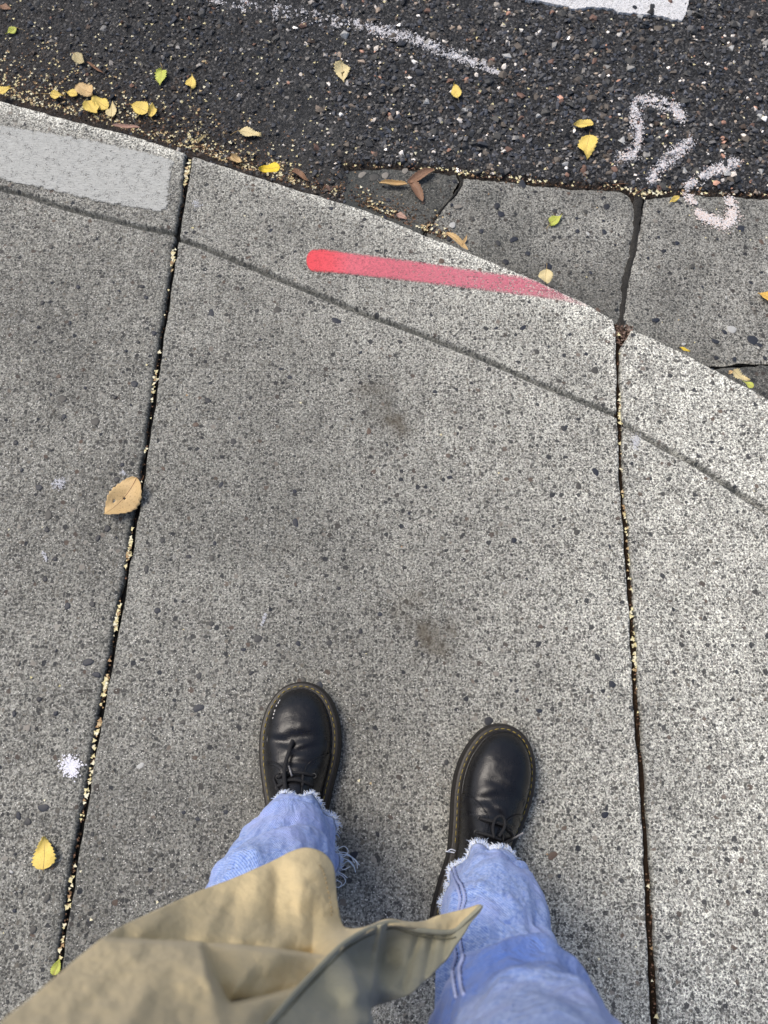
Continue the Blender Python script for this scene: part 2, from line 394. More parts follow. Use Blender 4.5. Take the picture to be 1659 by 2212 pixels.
U_right = np.r_[side(2.2), np.linspace(.014, .45, 150), np.linspace(.47, 1, 25)]
def far(E0, y=-2.5):  # an outer edge well outside the frame
    a = E0.copy(); b = a.copy(); b[1] = y; return np.array([a, (a+b)/2, b])
s_mid, P_mid = slab('slab', E_mid, JL, JR, G_mid, cols(170, .85), clean_mid, stain_mid, M_conc, label='middle concrete panel with red sprayed line along its kerb edge', parent=sidewalk)
s_left, P_left = slab('slab', E_left, far(E_left[0]), JL_l, G_left, U_left, clean_left, stain_left, M_conc, dz=-.0012, label='left concrete panel with grey painted patch on its kerb', parent=sidewalk, off=4, ar_r=.0065)
s_right, P_right = slab('slab', E_right, JR_r, far(E_right[-1]), G_right, U_right, clean_right, stain_right, M_conc, dz=.0015, label='paler right concrete panel with many dark pebbles', parent=sidewalk, off=8)
XYm = np.array([v_.co[:2] for v_ in s_mid.data.vertices]); nzb = np.clip(fnoise(XYm[:, 0], XYm[:, 1], 48, 3)*3.0-1.05, 0, 1)
br_ = (px_blob(XYm, 838, 890, .030)+.7*px_blob(XYm, 868, 925, .017)+.5*px_blob(XYm, 795, 840, .03)+.9*px_blob(XYm, 945, 1385, .034)+.6*px_blob(XYm, 885, 1335, .04))*(.08+nzb*1.0)
for xx, yy, rr, am in ((620, 1180, .012, .5), (1130, 1330, .015, .5), (480, 960, .012, .45), (1240, 640, .012, .4), (700, 1400, .01, .4), (1180, 1900, .014, .4), (330, 1900, .012, .4)): br_ += am*px_blob(XYm, xx, yy, rr)*nzb
ab = s_mid.data.attributes.new('brown', 'FLOAT', 'POINT'); ab.data.foreach_set('value', np.clip(br_, 0, .85).astype(np.float32))
# filled joints
def joint(A, B, z, mat, name, label):
    n = 200; a = resample(A, n); b = resample(B, n); V = []
    for k in range(n):
        for q, s in enumerate(np.linspace(-.6, 1.6, 7)):
            p = a[k]*(1-s)+b[k]*s; p[2] = z+(vnoise(p[0], p[1], 90, 3)-.5)*.004-.0025*math.cos((s-.5)*2.2); V.append(p)
    o = mesh(name, V, gridF(n, 7), mat, parent=sidewalk); o['label'] = label
joint(JL_l, JL, -.011, M_joint_dark, 'joint_filling', 'black filled joint between left and middle panels')
joint(JR, JR_r, -.008, M_joint_brown, 'joint_filling', 'brown soil filled joint between middle and right panels')

# ------------------------------------------------------------------ road
GT = poly([(742, 356), (800, 361), (860, 360), (920, 366), (985, 372), (1040, 384), (1100, 387), (1150, 393), (1200, 400), (1290, 404), (1345, 404), (1372, 424), (1400, 420), (1440, 417), (1500, 416), (1580, 420), (1659, 424), (1900, 436), (2800, 480)], ZR)
curb_px = np.array([(-1500, -120), (-500, 92), (0, 215), (130, 250), (250, 281), (400, 327), (500, 362), (600, 394), (700, 424), (800, 456), (900, 498), (1000, 537), (1100, 578), (1200, 622), (1322, 688), (1369, 713), (1430, 740), (1500, 775), (1600, 829), (1659, 862), (1900, 1010), (2600, 1600)])
curb_w = np.array([at(a, b, 0)[:2] for a, b in curb_px])
gut_poly = np.vstack([GT[:, :2], [[3.2, GT[-1, 1]], [3.2, -1.2]], curb_w[::-1][:13]-np.array([0, .03])])
def road_z(x, y):
    x = np.atleast_1d(x).astype(float); y = np.atleast_1d(y).astype(float)
    XY = np.stack([x, y], 1)
    dc = seg_dist(XY, curb_w)
    z = ZR+(fnoise(x, y, 55, 1, 4)-.5)*.008+(fnoise(x, y, 4, 2, 3)-.5)*.006
    near = np.exp(-(dc/.05)**2)*np.clip((.15-x)/.3, 0, 1); z = z+near*.006*fnoise(x, y, 80, 6)
    below = np.interp(x, curb_w[:, 0], curb_w[:, 1]) > y-.004
    z = np.where(below, ZR-.03, z)
    ins = inside(XY, gut_poly); dg = seg_dist(XY, GT[:, :2])
    z = np.where(ins, z-.016*np.clip(dg/.006, 0, 1), z-.010*np.exp(-(dg/.007)**2)+.004*np.exp(-((dg-.03)/.03)**2))
    # long crack
    return z
CR = poly([(600, -200), (603, 0), (600, 40), (590, 90), (582, 140), (570, 190), (560, 240)], ZR)[:, :2]
xs = np.r_[np.linspace(-8, -1.25, 14), np.arange(-1.2, 1.25, .0045), np.linspace(1.3, 8, 14)]
ys = np.r_[np.arange(-.3, .12, .03), np.arange(.12, 1.52, .0045), np.linspace(1.56, 9, 16)]
X, Y = np.meshgrid(xs, ys); xf, yf = X.ravel(), Y.ravel(); Zr = road_z(xf, yf)
dcr = seg_dist(np.stack([xf, yf], 1), CR); Zr = Zr-.004*np.exp(-(dcr/.004)**2)
dc = seg_dist(np.stack([xf, yf], 1), curb_w)
lev_l = np.clip((at(900, 300, ZR)[0]-xf)/.7, 0, 1)
dirt = np.exp(-(dc/(.04+.13*lev_l))**1.5)*(.65+.9*fnoise(xf, yf, 14, 8))*np.clip((at(1000, 400, ZR)[0]-xf)/.12, 0, 1)
dgl = seg_dist(np.stack([xf, yf], 1), GT[:, :2]); dirt = dirt+.8*np.exp(-(dgl/.012)**2)
worn = np.exp(-((xf-at(640, 300, ZR)[0])/.12)**2)*np.clip(1-dc/.4, 0, 1)*(.4+fnoise(xf, yf, 10, 4))
road = mesh('road', np.stack([xf, yf, Zr], 1), gridF(len(ys), len(xs)), M_asph, True, attrs={'dirt': np.clip(dirt, 0, 1), 'worn': np.clip(worn, 0, 1)})
tag(road, kind='structure', label='dark coarse asphalt road beyond the kerb')
gr = mesh('ground', [(-60, -60, -.16), (60, -60, -.16), (60, 60, -.16), (-60, 60, -.16)], np.array([[0, 1, 2, 3]]), M_soil); tag(gr, kind='structure')

# ------------------------------------------------------------------ gutter slabs
gutter = empty('gutter', (0, 0, ZG), kind='structure')
def gutter_slab(pts, label, cb, off):
    """irregular broken concrete slab from its outline (pixels of its top edge)"""
    Pp = resample(np.vstack([poly(pts, ZG), poly(pts[:1], ZG)]), 260)
    nz = np.stack([fnoise(Pp[:, 0], Pp[:, 1], 70, off, 4)-.5, fnoise(Pp[:, 0], Pp[:, 1], 70, off+9, 4)-.5], 1)
    Pp[:, :2] += nz*.010; ring = Pp[:-1, :2]
    lo, hi = ring.min(0), ring.max(0); lo = np.maximum(lo, [-.3, -.4]); hi = np.minimum(hi, [2.2, 1.4])
    st_ = .0055; gx = np.arange(lo[0], hi[0], st_); gy = np.arange(lo[1], hi[1], st_)
    GX, GY = np.meshgrid(gx, gy); XY = np.stack([GX.ravel(), GY.ravel()], 1)
    ins = inside(XY, ring); cl = np.vstack([ring, ring[:1]])
    de = seg_dist(XY, cl)
    keep = ins & (de > .0025)
    bm = bmesh.new(); vs = {}
    # constrained triangulation through mathutils
    from mathutils.geometry import delaunay_2d_cdt
    pin = XY[keep]; rp = ring
    co = [Vector(p) for p in rp]+[Vector(p) for p in pin]
    vo, eo, fo, *_ = delaunay_2d_cdt(co, [], [list(range(len(rp)))], 1, 1e-6)
    V2 = np.array([[q.x, q.y] for q in vo]); bm.free()
    d2 = seg_dist(V2, cl); x, y = V2[:, 0], V2[:, 1]
    r = .006; z = -np.where(d2 < r, r-np.sqrt(np.clip(r*r-(r-d2)**2, 0, None)), 0)*.8
    z = z+ZG+(fnoise(x, y, 50, off+2, 4)-.5)*.0035+(fnoise(x, y, 7, off, 3)-.5)*.004
    dcb = seg_dist(V2, curb_w)
    clean = np.clip(cb+(fnoise(x, y, 7, off+4, 4)-.5)*.5-.25*np.exp(-dcb/.05)+.12*np.exp(-d2/.008), .03, 1)
    stain = np.clip(.75*np.exp(-(dcb/.055)**1.2)*(.4+.8*fnoise(x, y, 16, off+1))+.9*np.clip(fnoise(x, y, 9, off+6)-.42, 0, 1), 0, .9)
    if cb < .2: stain = np.clip(stain+.25*np.clip((at(980, 400, ZG)[0]-x)/.15, 0, 1)+.15, 0, .85)
    # skirt round the outline
    n = len(rp); bot = np.c_[rp, np.full(n, ZG-.05)]; V = np.vstack([np.c_[V2, z], bot]); b0 = len(V2)
    # outline vertices are the first n
    F = [tuple(f) for f in fo]+[((k+1) % n, k, b0+k, b0+(k+1) % n) for k in range(n)]
    o = mesh('slab', V, F, M_gut, True, attrs={'clean': np.r_[clean, clean[:n]*.5], 'stain': np.r_[stain, np.ones(n)*.8]}, parent=gutter)
    o.location = (0, 0, -ZG); o.matrix_parent_inverse = Matrix.Identity(4)
    o['label'] = label; return V2, z
under = lambda P: [(a, b+26) for a, b in P]   # the slabs run on under the kerb's nose
cp = [tuple(p) for p in curb_px]
gutter_slab([(744, 366), (800, 364), (860, 364), (930, 370), (984, 376), (991, 392), (975, 425), (950, 450), (935, 472), (915, 500), (880, 540), (820, 500), (740, 460)], 'small dark broken gutter slab under the curled brown leaf', .1, 3)
gutter_slab([(1000, 380), (1050, 388), (1110, 392), (1200, 404), (1290, 409), (1346, 411), (1362, 425), (1372, 455), (1370, 500), (1361, 550), (1350, 600), (1345, 640), (1338, 690), (1330, 740), (1100, 650), (950, 560), (920, 505), (940, 473), (958, 448), (985, 420), (998, 395)], 'middle gutter slab between two cracks', .34, 13)
gutter_slab([(1394, 428), (1450, 420), (1500, 420), (1580, 424), (1659, 428), (1900, 440), (2700, 480), (2700, 700), (1900, 770), (1659, 784), (1600, 785), (1550, 790), (1500, 800), (1400, 760), (1342, 740), (1344, 690), (1350, 640), (1357, 600), (1370, 550), (1382, 500), (1390, 460)], 'right gutter slab with the chalky sprayed hook', .50, 23)
gutter_slab([(1530, 800), (1560, 793), (1600, 790), (1659, 789), (1900, 777), (2700, 710), (2700, 1300), (2000, 1200), (1659, 900), (1560, 850)], 'lower right gutter slab beyond the transverse crack', .2, 33)
# bitumen seams in the two gutter cracks
def seam(pts, w, label):
    c = resample(smooth_line(poly(pts, ZG), 80), 90); mb = []
    for k, p in enumerate(c):
        ww = w*(.5+1.1*vnoise(k*.31, 2, 1, 4))
        for s in (-1, -.5, 0, .5, 1): mb.append((p[0]+s*ww, p[1]+.1*s*ww, ZG-.0035+.003*math.cos(s*1.5)+(vnoise(p[0]+s, p[1], 160)-.5)*.003))
    o = mesh('bitumen_seam', mb, gridF(90, 5), M_bitumen, parent=gutter); o.location = (0, 0, -ZG); o['label'] = label
seam([(1380, 415), (1378, 450), (1372, 500), (1368, 540), (1356, 590), (1350, 640), (1342, 700), (1335, 745)], .0085, 'black tarry crack between the middle and right gutter slabs')
seam([(992, 375), (997, 395), (985, 415), (965, 438), (945, 462), (930, 490), (915, 510)], .003, 'thin crack beside the small dark gutter slab')
seam([(1500, 800), (1560, 792), (1600, 788), (1659, 786), (1760, 780), (1900, 772)], .004, 'transverse crack at the right end of the gutter')

# ------------------------------------------------------------------ stones
def hull_shape(n, seed, flat=.5):
    r2 = np.random.default_rng(seed); d = r2.normal(size=(n, 3)); d /= np.linalg.norm(d, axis=1)[:, None]
    d *= (.75+.35*r2.random((n, 1))); d[:, 1] *= .62+.3*r2.random(); d[:, 2] *= flat
    bm = bmesh.new(); [bm.verts.new(p) for p in d]; res = bmesh.ops.convex_hull(bm, input=bm.verts)
    bmesh.ops.delete(bm, geom=[g for g in res['geom_interior'] if isinstance(g, bmesh.types.BMVert)], context='VERTS')
    bmesh.ops.triangulate(bm, faces=bm.faces); bm.verts.index_update()
    V = np.array([v_.co[:] for v_ in bm.verts]); F = np.array([[q.index for q in f.verts] for f in bm.faces]); bm.free()
    return V, F
SH = [hull_shape(13, 100+k, .45+.1*(k % 3)) for k in range(14)]
STONE_C = np.array([(.022, .026, .034), (.030, .033, .038), (.020, .022, .026), (.042, .046, .054), (.050, .052, .054), (.015, .016, .018), (.075, .074, .070), (.055, .042, .034), (.13, .11, .09), (.30, .29, .27), (.46, .46, .44), (.20, .12, .09)])
STONE_P = np.array([.16, .16, .12, .12, .11, .10, .085, .045, .04, .03, .018, .010]); STONE_P /= STONE_P.sum()
def scatter_stones(n):
    out = []
    px = rng.uniform(-260, 1920, n*3); py = rng.uniform(-190, 440, n*3)
    pts = np.array([at(a, b, ZR)[:2] for a, b in zip(px, py)])
    dcur = seg_dist(pts, curb_w); okb = np.interp(pts[:, 0], curb_w[:, 0], curb_w[:, 1]) < pts[:, 1]-.004
    okg = ~inside(pts, gut_poly) & (seg_dist(pts, GT[:, :2]) > .007)
    leftness = np.clip((850-px)/850, 0, 1)
    dens = 1-.86*np.exp(-(dcur/(.045+.075*leftness))**2)*np.clip((900-px)/300, 0, 1)
    dens *= 1-.6*np.exp(-((px-620)/110)**2)*np.clip((py+50)/250, 0, 1)
    dens *= 1-.35*leftness
    ok = okb & okg & (rng.random(len(px)) < dens)
    return pts[ok][:n], px[ok][:n], py[ok][:n]
pts, spx, spy = scatter_stones(20500)
n = len(pts); size = np.clip(rng.lognormal(math.log(.0043), .45, n), .0017, .0135)*(1-.25*np.clip((800-spx)/800, 0, 1))
zz = road_z(pts[:, 0], pts[:, 1]); rot = rng.uniform(0, 2*PI, n)
tint = STONE_C[rng.choice(len(STONE_C), n, p=STONE_P)]*rng.uniform(1.0, 3.4, (n, 1))*np.array([1.06, 1.0, .95])
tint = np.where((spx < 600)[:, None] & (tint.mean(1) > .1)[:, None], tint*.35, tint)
tilt = rng.normal(0, .28, (n, 2))
def stone_verts(V, i, s):
    c, s_ = math.cos(rot[i]), math.sin(rot[i])
    p = V*s; x = p[:, 0]*c-p[:, 1]*s_; y = p[:, 0]*s_+p[:, 1]*c; z = p[:, 2]+tilt[i, 0]*x+tilt[i, 1]*y
    return np.stack([x, y, z], 1)
vis = (spx > -5) & (spx < 1664) & (spy > -5); order = np.argsort(-size*np.where(vis, 1, .01)); big = order[:300]; rest = order[300:]
roadV = []; roadF = []; nb = 0
AV = []; AF = []; AC = []; base = 0
for i in rest:
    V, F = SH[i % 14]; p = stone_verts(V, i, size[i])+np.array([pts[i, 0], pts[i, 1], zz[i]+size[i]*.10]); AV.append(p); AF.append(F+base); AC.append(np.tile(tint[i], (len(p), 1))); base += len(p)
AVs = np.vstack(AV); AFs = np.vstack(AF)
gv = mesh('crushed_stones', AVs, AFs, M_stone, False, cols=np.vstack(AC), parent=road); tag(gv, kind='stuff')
stone_meshes = {}
def stone_mesh(kind, ci, flat_=True, pool=SH, mat=None, col=None, nm='stone'):
    key = (nm, kind, ci)
    if key not in stone_meshes:
        V, F = pool[kind]; o = mesh(nm, V, F, mat or M_stone, not flat_, cols=np.tile(col, (len(V), 1)), link=False); stone_meshes[key] = o.data; bpy.data.objects.remove(o)
    return stone_meshes[key]
bigV = []; bigF = []; bb = 0
for i in big:
    ci = int(np.argmin(np.abs(STONE_C-tint[i]).sum(1))); me = stone_mesh(i % 14, ci, col=STONE_C[ci])
    o = bpy.data.objects.new('stone', me); COL.objects.link(o); o.parent = road
    s = size[i]; o.scale = (s, s, s); o.rotation_euler = (tilt[i, 0], tilt[i, 1], rot[i]); o.location = (pts[i, 0], pts[i, 1], zz[i]+s*.1)
    V, F = SH[i % 14]; p = stone_verts(V, i, s)+np.array([pts[i, 0], pts[i, 1], zz[i]+s*.1]); bigV.append(p); bigF.append(F+bb); bb += len(p)
# one tree of the whole rough surface so that litter and paint lie on it
RG = np.stack([xf, yf, Zr], 1); RF = gridF(len(ys), len(xs))
cen = RG[RF[:, 0]]; keepf = (cen[:, 1] > .1) & (cen[:, 1] < 1.5) & (abs(cen[:, 0]) < 1.2); RF = RF[keepf]
allV = np.vstack([RG, AVs, np.vstack(bigV)]); tri = np.vstack([RF[:, [0, 1, 2]], RF[:, [0, 2, 3]], AFs+len(RG), np.vstack(bigF)+len(RG)+len(AVs)])
bvh = BVHTree.FromPolygons([tuple(p) for p in allV], [tuple(int(a) for a in f) for f in tri], all_triangles=True)
gut_outl = gut_poly
def ground_hit(x, y):
    h = bvh.ray_cast(Vector((x, y, .3)), Vector((0, 0, -1)))
    if h[0] is None: return ZR, Vector((0, 0, 1))
    return h[0].z, h[1]
def on_gutter(x, y): return bool(inside(np.array([[x, y]]), gut_outl)[0])
def on_slab(x, y): return np.interp(x, curb_w[:, 0], curb_w[:, 1]) > y-.002
def surf(px, py):
    """point of the pavement, gutter or road that the photograph shows at (px, py)"""
    p = at(px, py, 0)
    if on_slab(p[0], p[1]): return p, Vector((0, 0, 1)), 'slab'
    p = at(px, py, ZG)
    if on_gutter(p[0], p[1]): return p, Vector((0, 0, 1)), 'gutter'
    p = at(px, py, ZR); z, nrm = ground_hit(p[0], p[1]); p[2] = z; return p, nrm, 'road'

# pebbles set in the concrete: flush, worn smooth
def pebble_shape(seed):
    r2 = np.random.default_rng(seed); n1, n2 = 12, 3; V = [(0, 0, 1)]
    ph = r2.uniform(0, 6.28, 3)
    for j, (rr, z) in enumerate(((.55, .92), (.88, .6), (1.0, 0))):
        for k in range(n1):
            a = 2*PI*k/n1; q = rr*(1+.13*math.sin(2*a+ph[0])+.08*math.sin(3*a+ph[1])+.05*math.sin(5*a+ph[2])); V.append((q*math.cos(a), q*math.sin(a)*.72, z))
    F = [(0, 1+k, 1+(k+1) % n1) for k in range(n1)]
    for j in range(n2-1):
        for k in range(n1): a = 1+j*n1+k; b = 1+j*n1+(k+1) % n1; F += [(a, a+n1, b+n1), (a, b+n1, b)]
    return np.array(V, float), np.array(F)
PB = [pebble_shape(300+k) for k in range(10)]
PEB_C = [(.024, .028, .040), (.032, .036, .046), (.045, .046, .048), (.07, .068, .062), (.028, .030, .036), (.12, .085, .065), (.24, .22, .19), (.46, .46, .44)]
PEB_P = [.2, .2, .18, .14, .14, .06, .05, .03]
M_peb = tone_mat('worn_pebble', .5, .35, 300, .25)
def pebble(px, py, s, ci, parent, z=0.0, rz=None, k=None):
    p = at(px, py, z); me = stone_mesh(random.randrange(10) if k is None else k, ci, False, PB, M_peb, PEB_C[ci], 'pebble')
    o = bpy.data.objects.new('pebble', me); COL.objects.link(o); o.parent = parent
    o.scale = (s, s, .0010); o.rotation_euler = (0, 0, random.uniform(0, 6.28) if rz is None else rz)
    o.location = (p[0], p[1], z-.0001-(ZG if parent is gutter else 0)); 
    if parent is gutter: o.location.z = .0012
    return o
def fill_pebbles(parent, region, n, s0, z=0.0, avoid=.02, smax=.0085):
    done = []; tries = 0
    while len(done) < n and tries < 20000:
        tries += 1; px = random.uniform(*region[0]); py = random.uniform(*region[1])
        if not region[2](px, py): continue
        p = at(px, py, z)
        if any((p[0]-q[0])**2+(p[1]-q[1])**2 < avoid**2 for q in done): continue
        done.append(p); s = min(smax, s0*random.lognormvariate(0, .35))
        pebble(px, py, s, random.choices(range(8), PEB_P)[0], parent, z)
def between(px, py, A, B, E, G=None, m=8):
    xa = np.interp(py, [a[1] for a in A], [a[0] for a in A]); xb = np.interp(py, [b[1] for b in B], [b[0] for b in B])
    return xa+m < px < xb-m and py > np.interp(px, curb_px[:, 0], curb_px[:, 1])+18
jl_px = [(416, 342), (386, 520), (349, 760), (304, 1080), (243, 1430), (172, 1830), (114, 2212)]
jr_px = [(1329, 700), (1334, 900), (1336, 1000), (1358, 1300), (1375, 1600), (1394, 1900), (1408, 2212)]
g_px = [(0, 406), (150, 450), (300, 488), (390, 514), (600, 600), (800, 682), (1000, 757), (1150, 822), (1334, 897), (1450, 976), (1560, 1042), (1659, 1108)]
off_groove = lambda px, py: abs(py-np.interp(px, [g[0] for g in g_px], [g[1] for g in g_px])) > 18
fill_pebbles(s_mid, ((150, 1400), (400, 2200), lambda a, b: between(a, b, jl_px, jr_px, None, m=18) and off_groove(a, b)), 120, .0044)
fill_pebbles(s_left, ((5, 400), (440, 2200), lambda a, b: between(a, b, [(0, 0), (0, 2300)], jl_px, None, m=22) and off_groove(a, b) and b > 520), 60, .0044)
fill_pebbles(s_right, ((1350, 1655), (760, 2200), lambda a, b: between(a, b, jr_px, [(1700, 0), (1700, 2300)], None, m=22) and off_groove(a, b)), 110, .0046)
def in_gut(a, b):
    p = at(a, b, ZG); return on_gutter(p[0], p[1]) and not on_slab(p[0], p[1]-.03) and seg_dist(np.array([[p[0], p[1]]]), GT[:, :2])[0] > .02 and abs(a-np.interp(b, [420, 500, 600, 740], [1380, 1372, 1352, 1335])) > 25
fill_pebbles(gutter, ((800, 1655), (370, 800), in_gut), 70, .0048, ZG)
for px, py, s, ci, par in ((303, 1654, .0055, 7, s_mid), (1072, 1456, .0055, 6, s_mid), (1130, 708, .0068, 0, s_mid), (1160, 760, .006, 3, s_mid), (1285, 800, .008, 3, s_mid), (1246, 1150, .006, 3, s_mid), (1322, 1478, .0065, 1, s_mid), (1290, 1420, .006, 4, s_mid), (1110, 1167, .0055, 0, s_mid), (1250, 1050, .0065, 3, s_mid), (1218, 925, .0062, 2, s_mid),
                           (1477, 925, .0095, 1, s_right), (1445, 912, .008, 2, s_right), (1620, 975, .0075, 2, s_right), (1510, 965, .008, 7, s_right), (1456, 1250, .008, 6, s_right), (60, 1775, .006, 2, s_left), (215, 2050, .006, 2, s_left), (690, 1480, .0065, 1, s_mid), (655, 1470, .006, 3, s_mid), (430, 1460, .0055, 2, s_mid), (395, 1560, .005, 3, s_mid)):
    pebble(px, py, s, ci, par)
for px, py, s, ci in ((782, 378, .009, 6), (832, 380, .009, 6), (808, 384, .011, 3), (875, 370, .008, 6), (990, 447, .008, 6), (977, 487, .008, 7), (1128, 398, .010, 1), (1600, 495, .010, 1), (1625, 735, .012, 1), (1580, 712, .010, 7)): pebble(px, py, s, ci, gutter, ZG)

# ------------------------------------------------------------------ paint on the ground
def fleck_cloud(strokes, name, label, parent, colours, dens=1.0, size=(.0008, .0021), soft=.35, on='road', seed=1):
    """sprayed or chalky line: thousands of small flecks of paint lying on the rough surface"""
    r2 = np.random.default_rng(seed); V = []; F = []; C = []; b = 0
    for pts_, w in strokes:
        w = w if hasattr(w, '__len__') else [w]*len(pts_)
        L = smooth_line(np.c_[np.array(pts_, float), w], 60); Ls = np.r_[0, np.cumsum(np.linalg.norm(np.diff(L[:, :2], axis=0), axis=1))]
        n = int(Ls[-1]*np.mean(w)*.30*dens)
        for _ in range(n):
            s = r2.uniform(0, Ls[-1]); px = np.interp(s, Ls, L[:, 0]); py = np.interp(s, Ls, L[:, 1]); ww = np.interp(s, Ls, L[:, 2])
            o = r2.normal(0, soft, 2)*ww; px += o[0]; py += o[1]
            if vnoise(px, py, .09, seed) < .28 and on != 'slab' and r2.random() < .75: continue
            if on == 'slab': p = at(px, py, 0); p[2] = .0008; nr = Vector((0, 0, 1))
            else:
                p, nr, kind = surf(px, py)
                if kind == 'gutter': p = p+np.array([0, 0, .0022])
                elif kind == 'slab': p = p+np.array([0, 0, .0008])
            if nr.z < .35: nr = Vector((nr.x, nr.y, .35)).normalized()
            e1 = nr.orthogonal().normalized(); e2 = nr.cross(e1); sz = r2.uniform(*size); k = 5; a0 = r2.uniform(0, 6.28)
            c = np.array(p)+np.array(nr)*.0006; col = np.array(colours[r2.integers(len(colours))])*r2.uniform(.85, 1.1)
            for q in range(k):
                a = a0+2*PI*q/k; rr = sz*r2.uniform(.5, 1.2)
                V.append(c+rr*(math.cos(a)*np.array(e1)+math.sin(a)*np.array(e2))); C.append(np.minimum(col, .95))
            V.append(c+np.array(nr)*.0004); C.append(np.minimum(col, .95))
            F += [(b+q, b+(q+1) % k, b+k) for q in range(k)]; b += k+1
    V = np.array(V)
    if parent is gutter: V = V-np.array([0, 0, ZG])
    o = mesh(name, V, F, M_paint_fleck, True, cols=np.array(C), parent=parent); o['label'] = label; return o
WH = [(.62, .63, .65), (.7, .7, .72), (.5, .5, .52), (.66, .62, .62)]
fleck_cloud([([(440, -14), (500, 4), (560, 18), (640, 34), (720, 48), (790, 60), (850, 74), (910, 92), (970, 117), (1020, 135), (1078, 158)], [15, 24, 30, 27, 20, 17, 17, 19, 18, 15, 7])], 'white_sprayed_line', 'long white sprayed arc across the asphalt', road, WH, 1.7, soft=.36)
PK = WH+WH+[(.80, .80, .82), (.78, .78, .8), (.70, .54, .49), (.74, .64, .60)]
glyph = [([(1474, 262), (1462, 240), (1440, 228), (1415, 219), (1385, 216), (1374, 222)], [12, 17, 18, 17, 14, 10]),
         ([(1372, 226), (1372, 245), (1377, 275), (1376, 305), (1368, 335), (1352, 345), (1338, 345)], [12, 16, 17, 15, 17, 20, 17])]
fleck_cloud(glyph, 'white_sprayed_mark', 'white sprayed hook mark like a reversed letter J with a bent top', road, PK, 3.0, soft=.38, seed=3)
fleck_cloud([([(1493, 305), (1470, 322), (1440, 348), (1418, 370), (1405, 395)], [16, 18, 18, 15, 12])], 'white_sprayed_mark', 'white sprayed slash beside the hook mark', road, PK, 3.0, soft=.38, seed=4)
fleck_cloud([([(1592, 350), (1565, 362), (1530, 375), (1500, 395), (1482, 405)], [16, 17, 17, 14, 10])], 'white_sprayed_mark', 'white sprayed slash running down to the gutter', road, PK, 3.0, soft=.38, seed=5)
PG = [(.74, .62, .56), (.76, .67, .62), (.72, .70, .68), (.6, .5, .46), (.7, .7, .72)]
fleck_cloud([([(1482, 424), (1490, 432), (1500, 440)], [16, 12, 8]), ([(1504, 458), (1520, 470), (1545, 480), (1570, 483), (1580, 470), (1578, 445), (1574, 432)], [10, 15, 18, 22, 22, 18, 12])], 'pale_sprayed_hook', 'pale pinkish white sprayed hook on the gutter slab', gutter, PG, 2.4, (.0009, .0022), .38, seed=6)
for sp, w, nm, lab, par, sd in (([(155, 1645), (152, 1655), (158, 1665)], 27, 'white_splat', 'bright white splat beside the left joint', s_left, 9),
                    ([(138, 1038), (128, 1046), (118, 1050)], 15, 'pale_splat', 'faint pale splat left of the tan leaf', s_left, 10),
                    ([(264, 1018), (268, 1026)], 9, 'pale_splat', 'small pale spot above the tan leaf', s_left, 11),
                    ([(424, 436), (427, 444)], 14, 'pale_splat', 'pale bluish spot near the corner of the middle panel', s_mid, 12),
                    ([(92, 1192), (98, 1203), (102, 1212)], 5, 'pale_splat', 'thin pale streak on the left panel', s_left, 13),
                    ([(565, 1352), (574, 1326)], 4, 'white_fleck', 'tiny white streak in the middle panel', s_mid, 14),
                    ([(1375, 945), (1372, 965)], 14, 'pale_splat', 'pale patch beside the right joint', s_right, 15)):
    br = 'bright' in lab
    fleck_cloud([(sp, w)], nm, lab, par, [(.82, .82, .9), (.78, .78, .84)] if br else [(.55, .56, .60), (.48, .49, .52)], 2.6 if br else 1.7, (.0007, .0018) if br else (.0006, .0014), .36, 'slab', sd)
if True:   # rays of the bright splat
    mb = MB()
    for k in range(9):
        a = random.uniform(0, 6.28); r0, r1 = 10, random.uniform(20, 34); q = [at(155+math.cos(a)*r*.8, 1656+math.sin(a)*r, .0014) for r in (r0, (r0+r1)/2, r1)]; q[1][0] += random.uniform(-.001, .001)
        mb.tube(q, [.0009, .0007, .0003], 4, c=(.8, .8, .86))
    o = mb.build('splat_rays', M_paint_fleck, s_left, cols=True)

def slab_z_line(P2):   # height of the kerb slab near its rounded nose
    d = seg_dist(P2, E_mid[:, :2]); r = .009; below = np.interp(P2[:, 0], curb_w[:, 0], curb_w[:, 1]) > P2[:, 1]
    return np.where(below, -np.where(d < r, r-np.sqrt(np.clip(r*r-(r-d)**2, 0, None)), 0)*.8, -.008)
def paint_sheet(top, bot, name, label, parent, mat, nu=160, nv=18, lift=.0014, z0=0.0, over=.18):
    T = resample(smooth_line(poly(top), 80), nu); B = resample(smooth_line(poly(bot), 80), nu)
    vv = np.linspace(-over, 1+over, nv); P = T[:, None]*(1-vv[None, :, None])+B[:, None]*vv[None, :, None]
    P2 = P[..., :2].reshape(-1, 2); P = P.reshape(-1, 3)
    P[:, 2] = slab_z_line(P2)+lift+z0 if parent is s_mid else lift+z0
    P[:, 2] += (fnoise(P[:, 0], P[:, 1], 8, 9, 4)-.5)*.002 if parent is s_mid else (fnoise(P[:, 0], P[:, 1], 8, 13, 4)-.5)*.002
    uv = np.stack(np.meshgrid(np.linspace(0, 1, nu), vv, indexing='ij'), -1).reshape(-1, 2)
    o = mesh(name, P, gridF(nu, nv), mat, True, uv=uv, parent=parent); o['label'] = label; return o
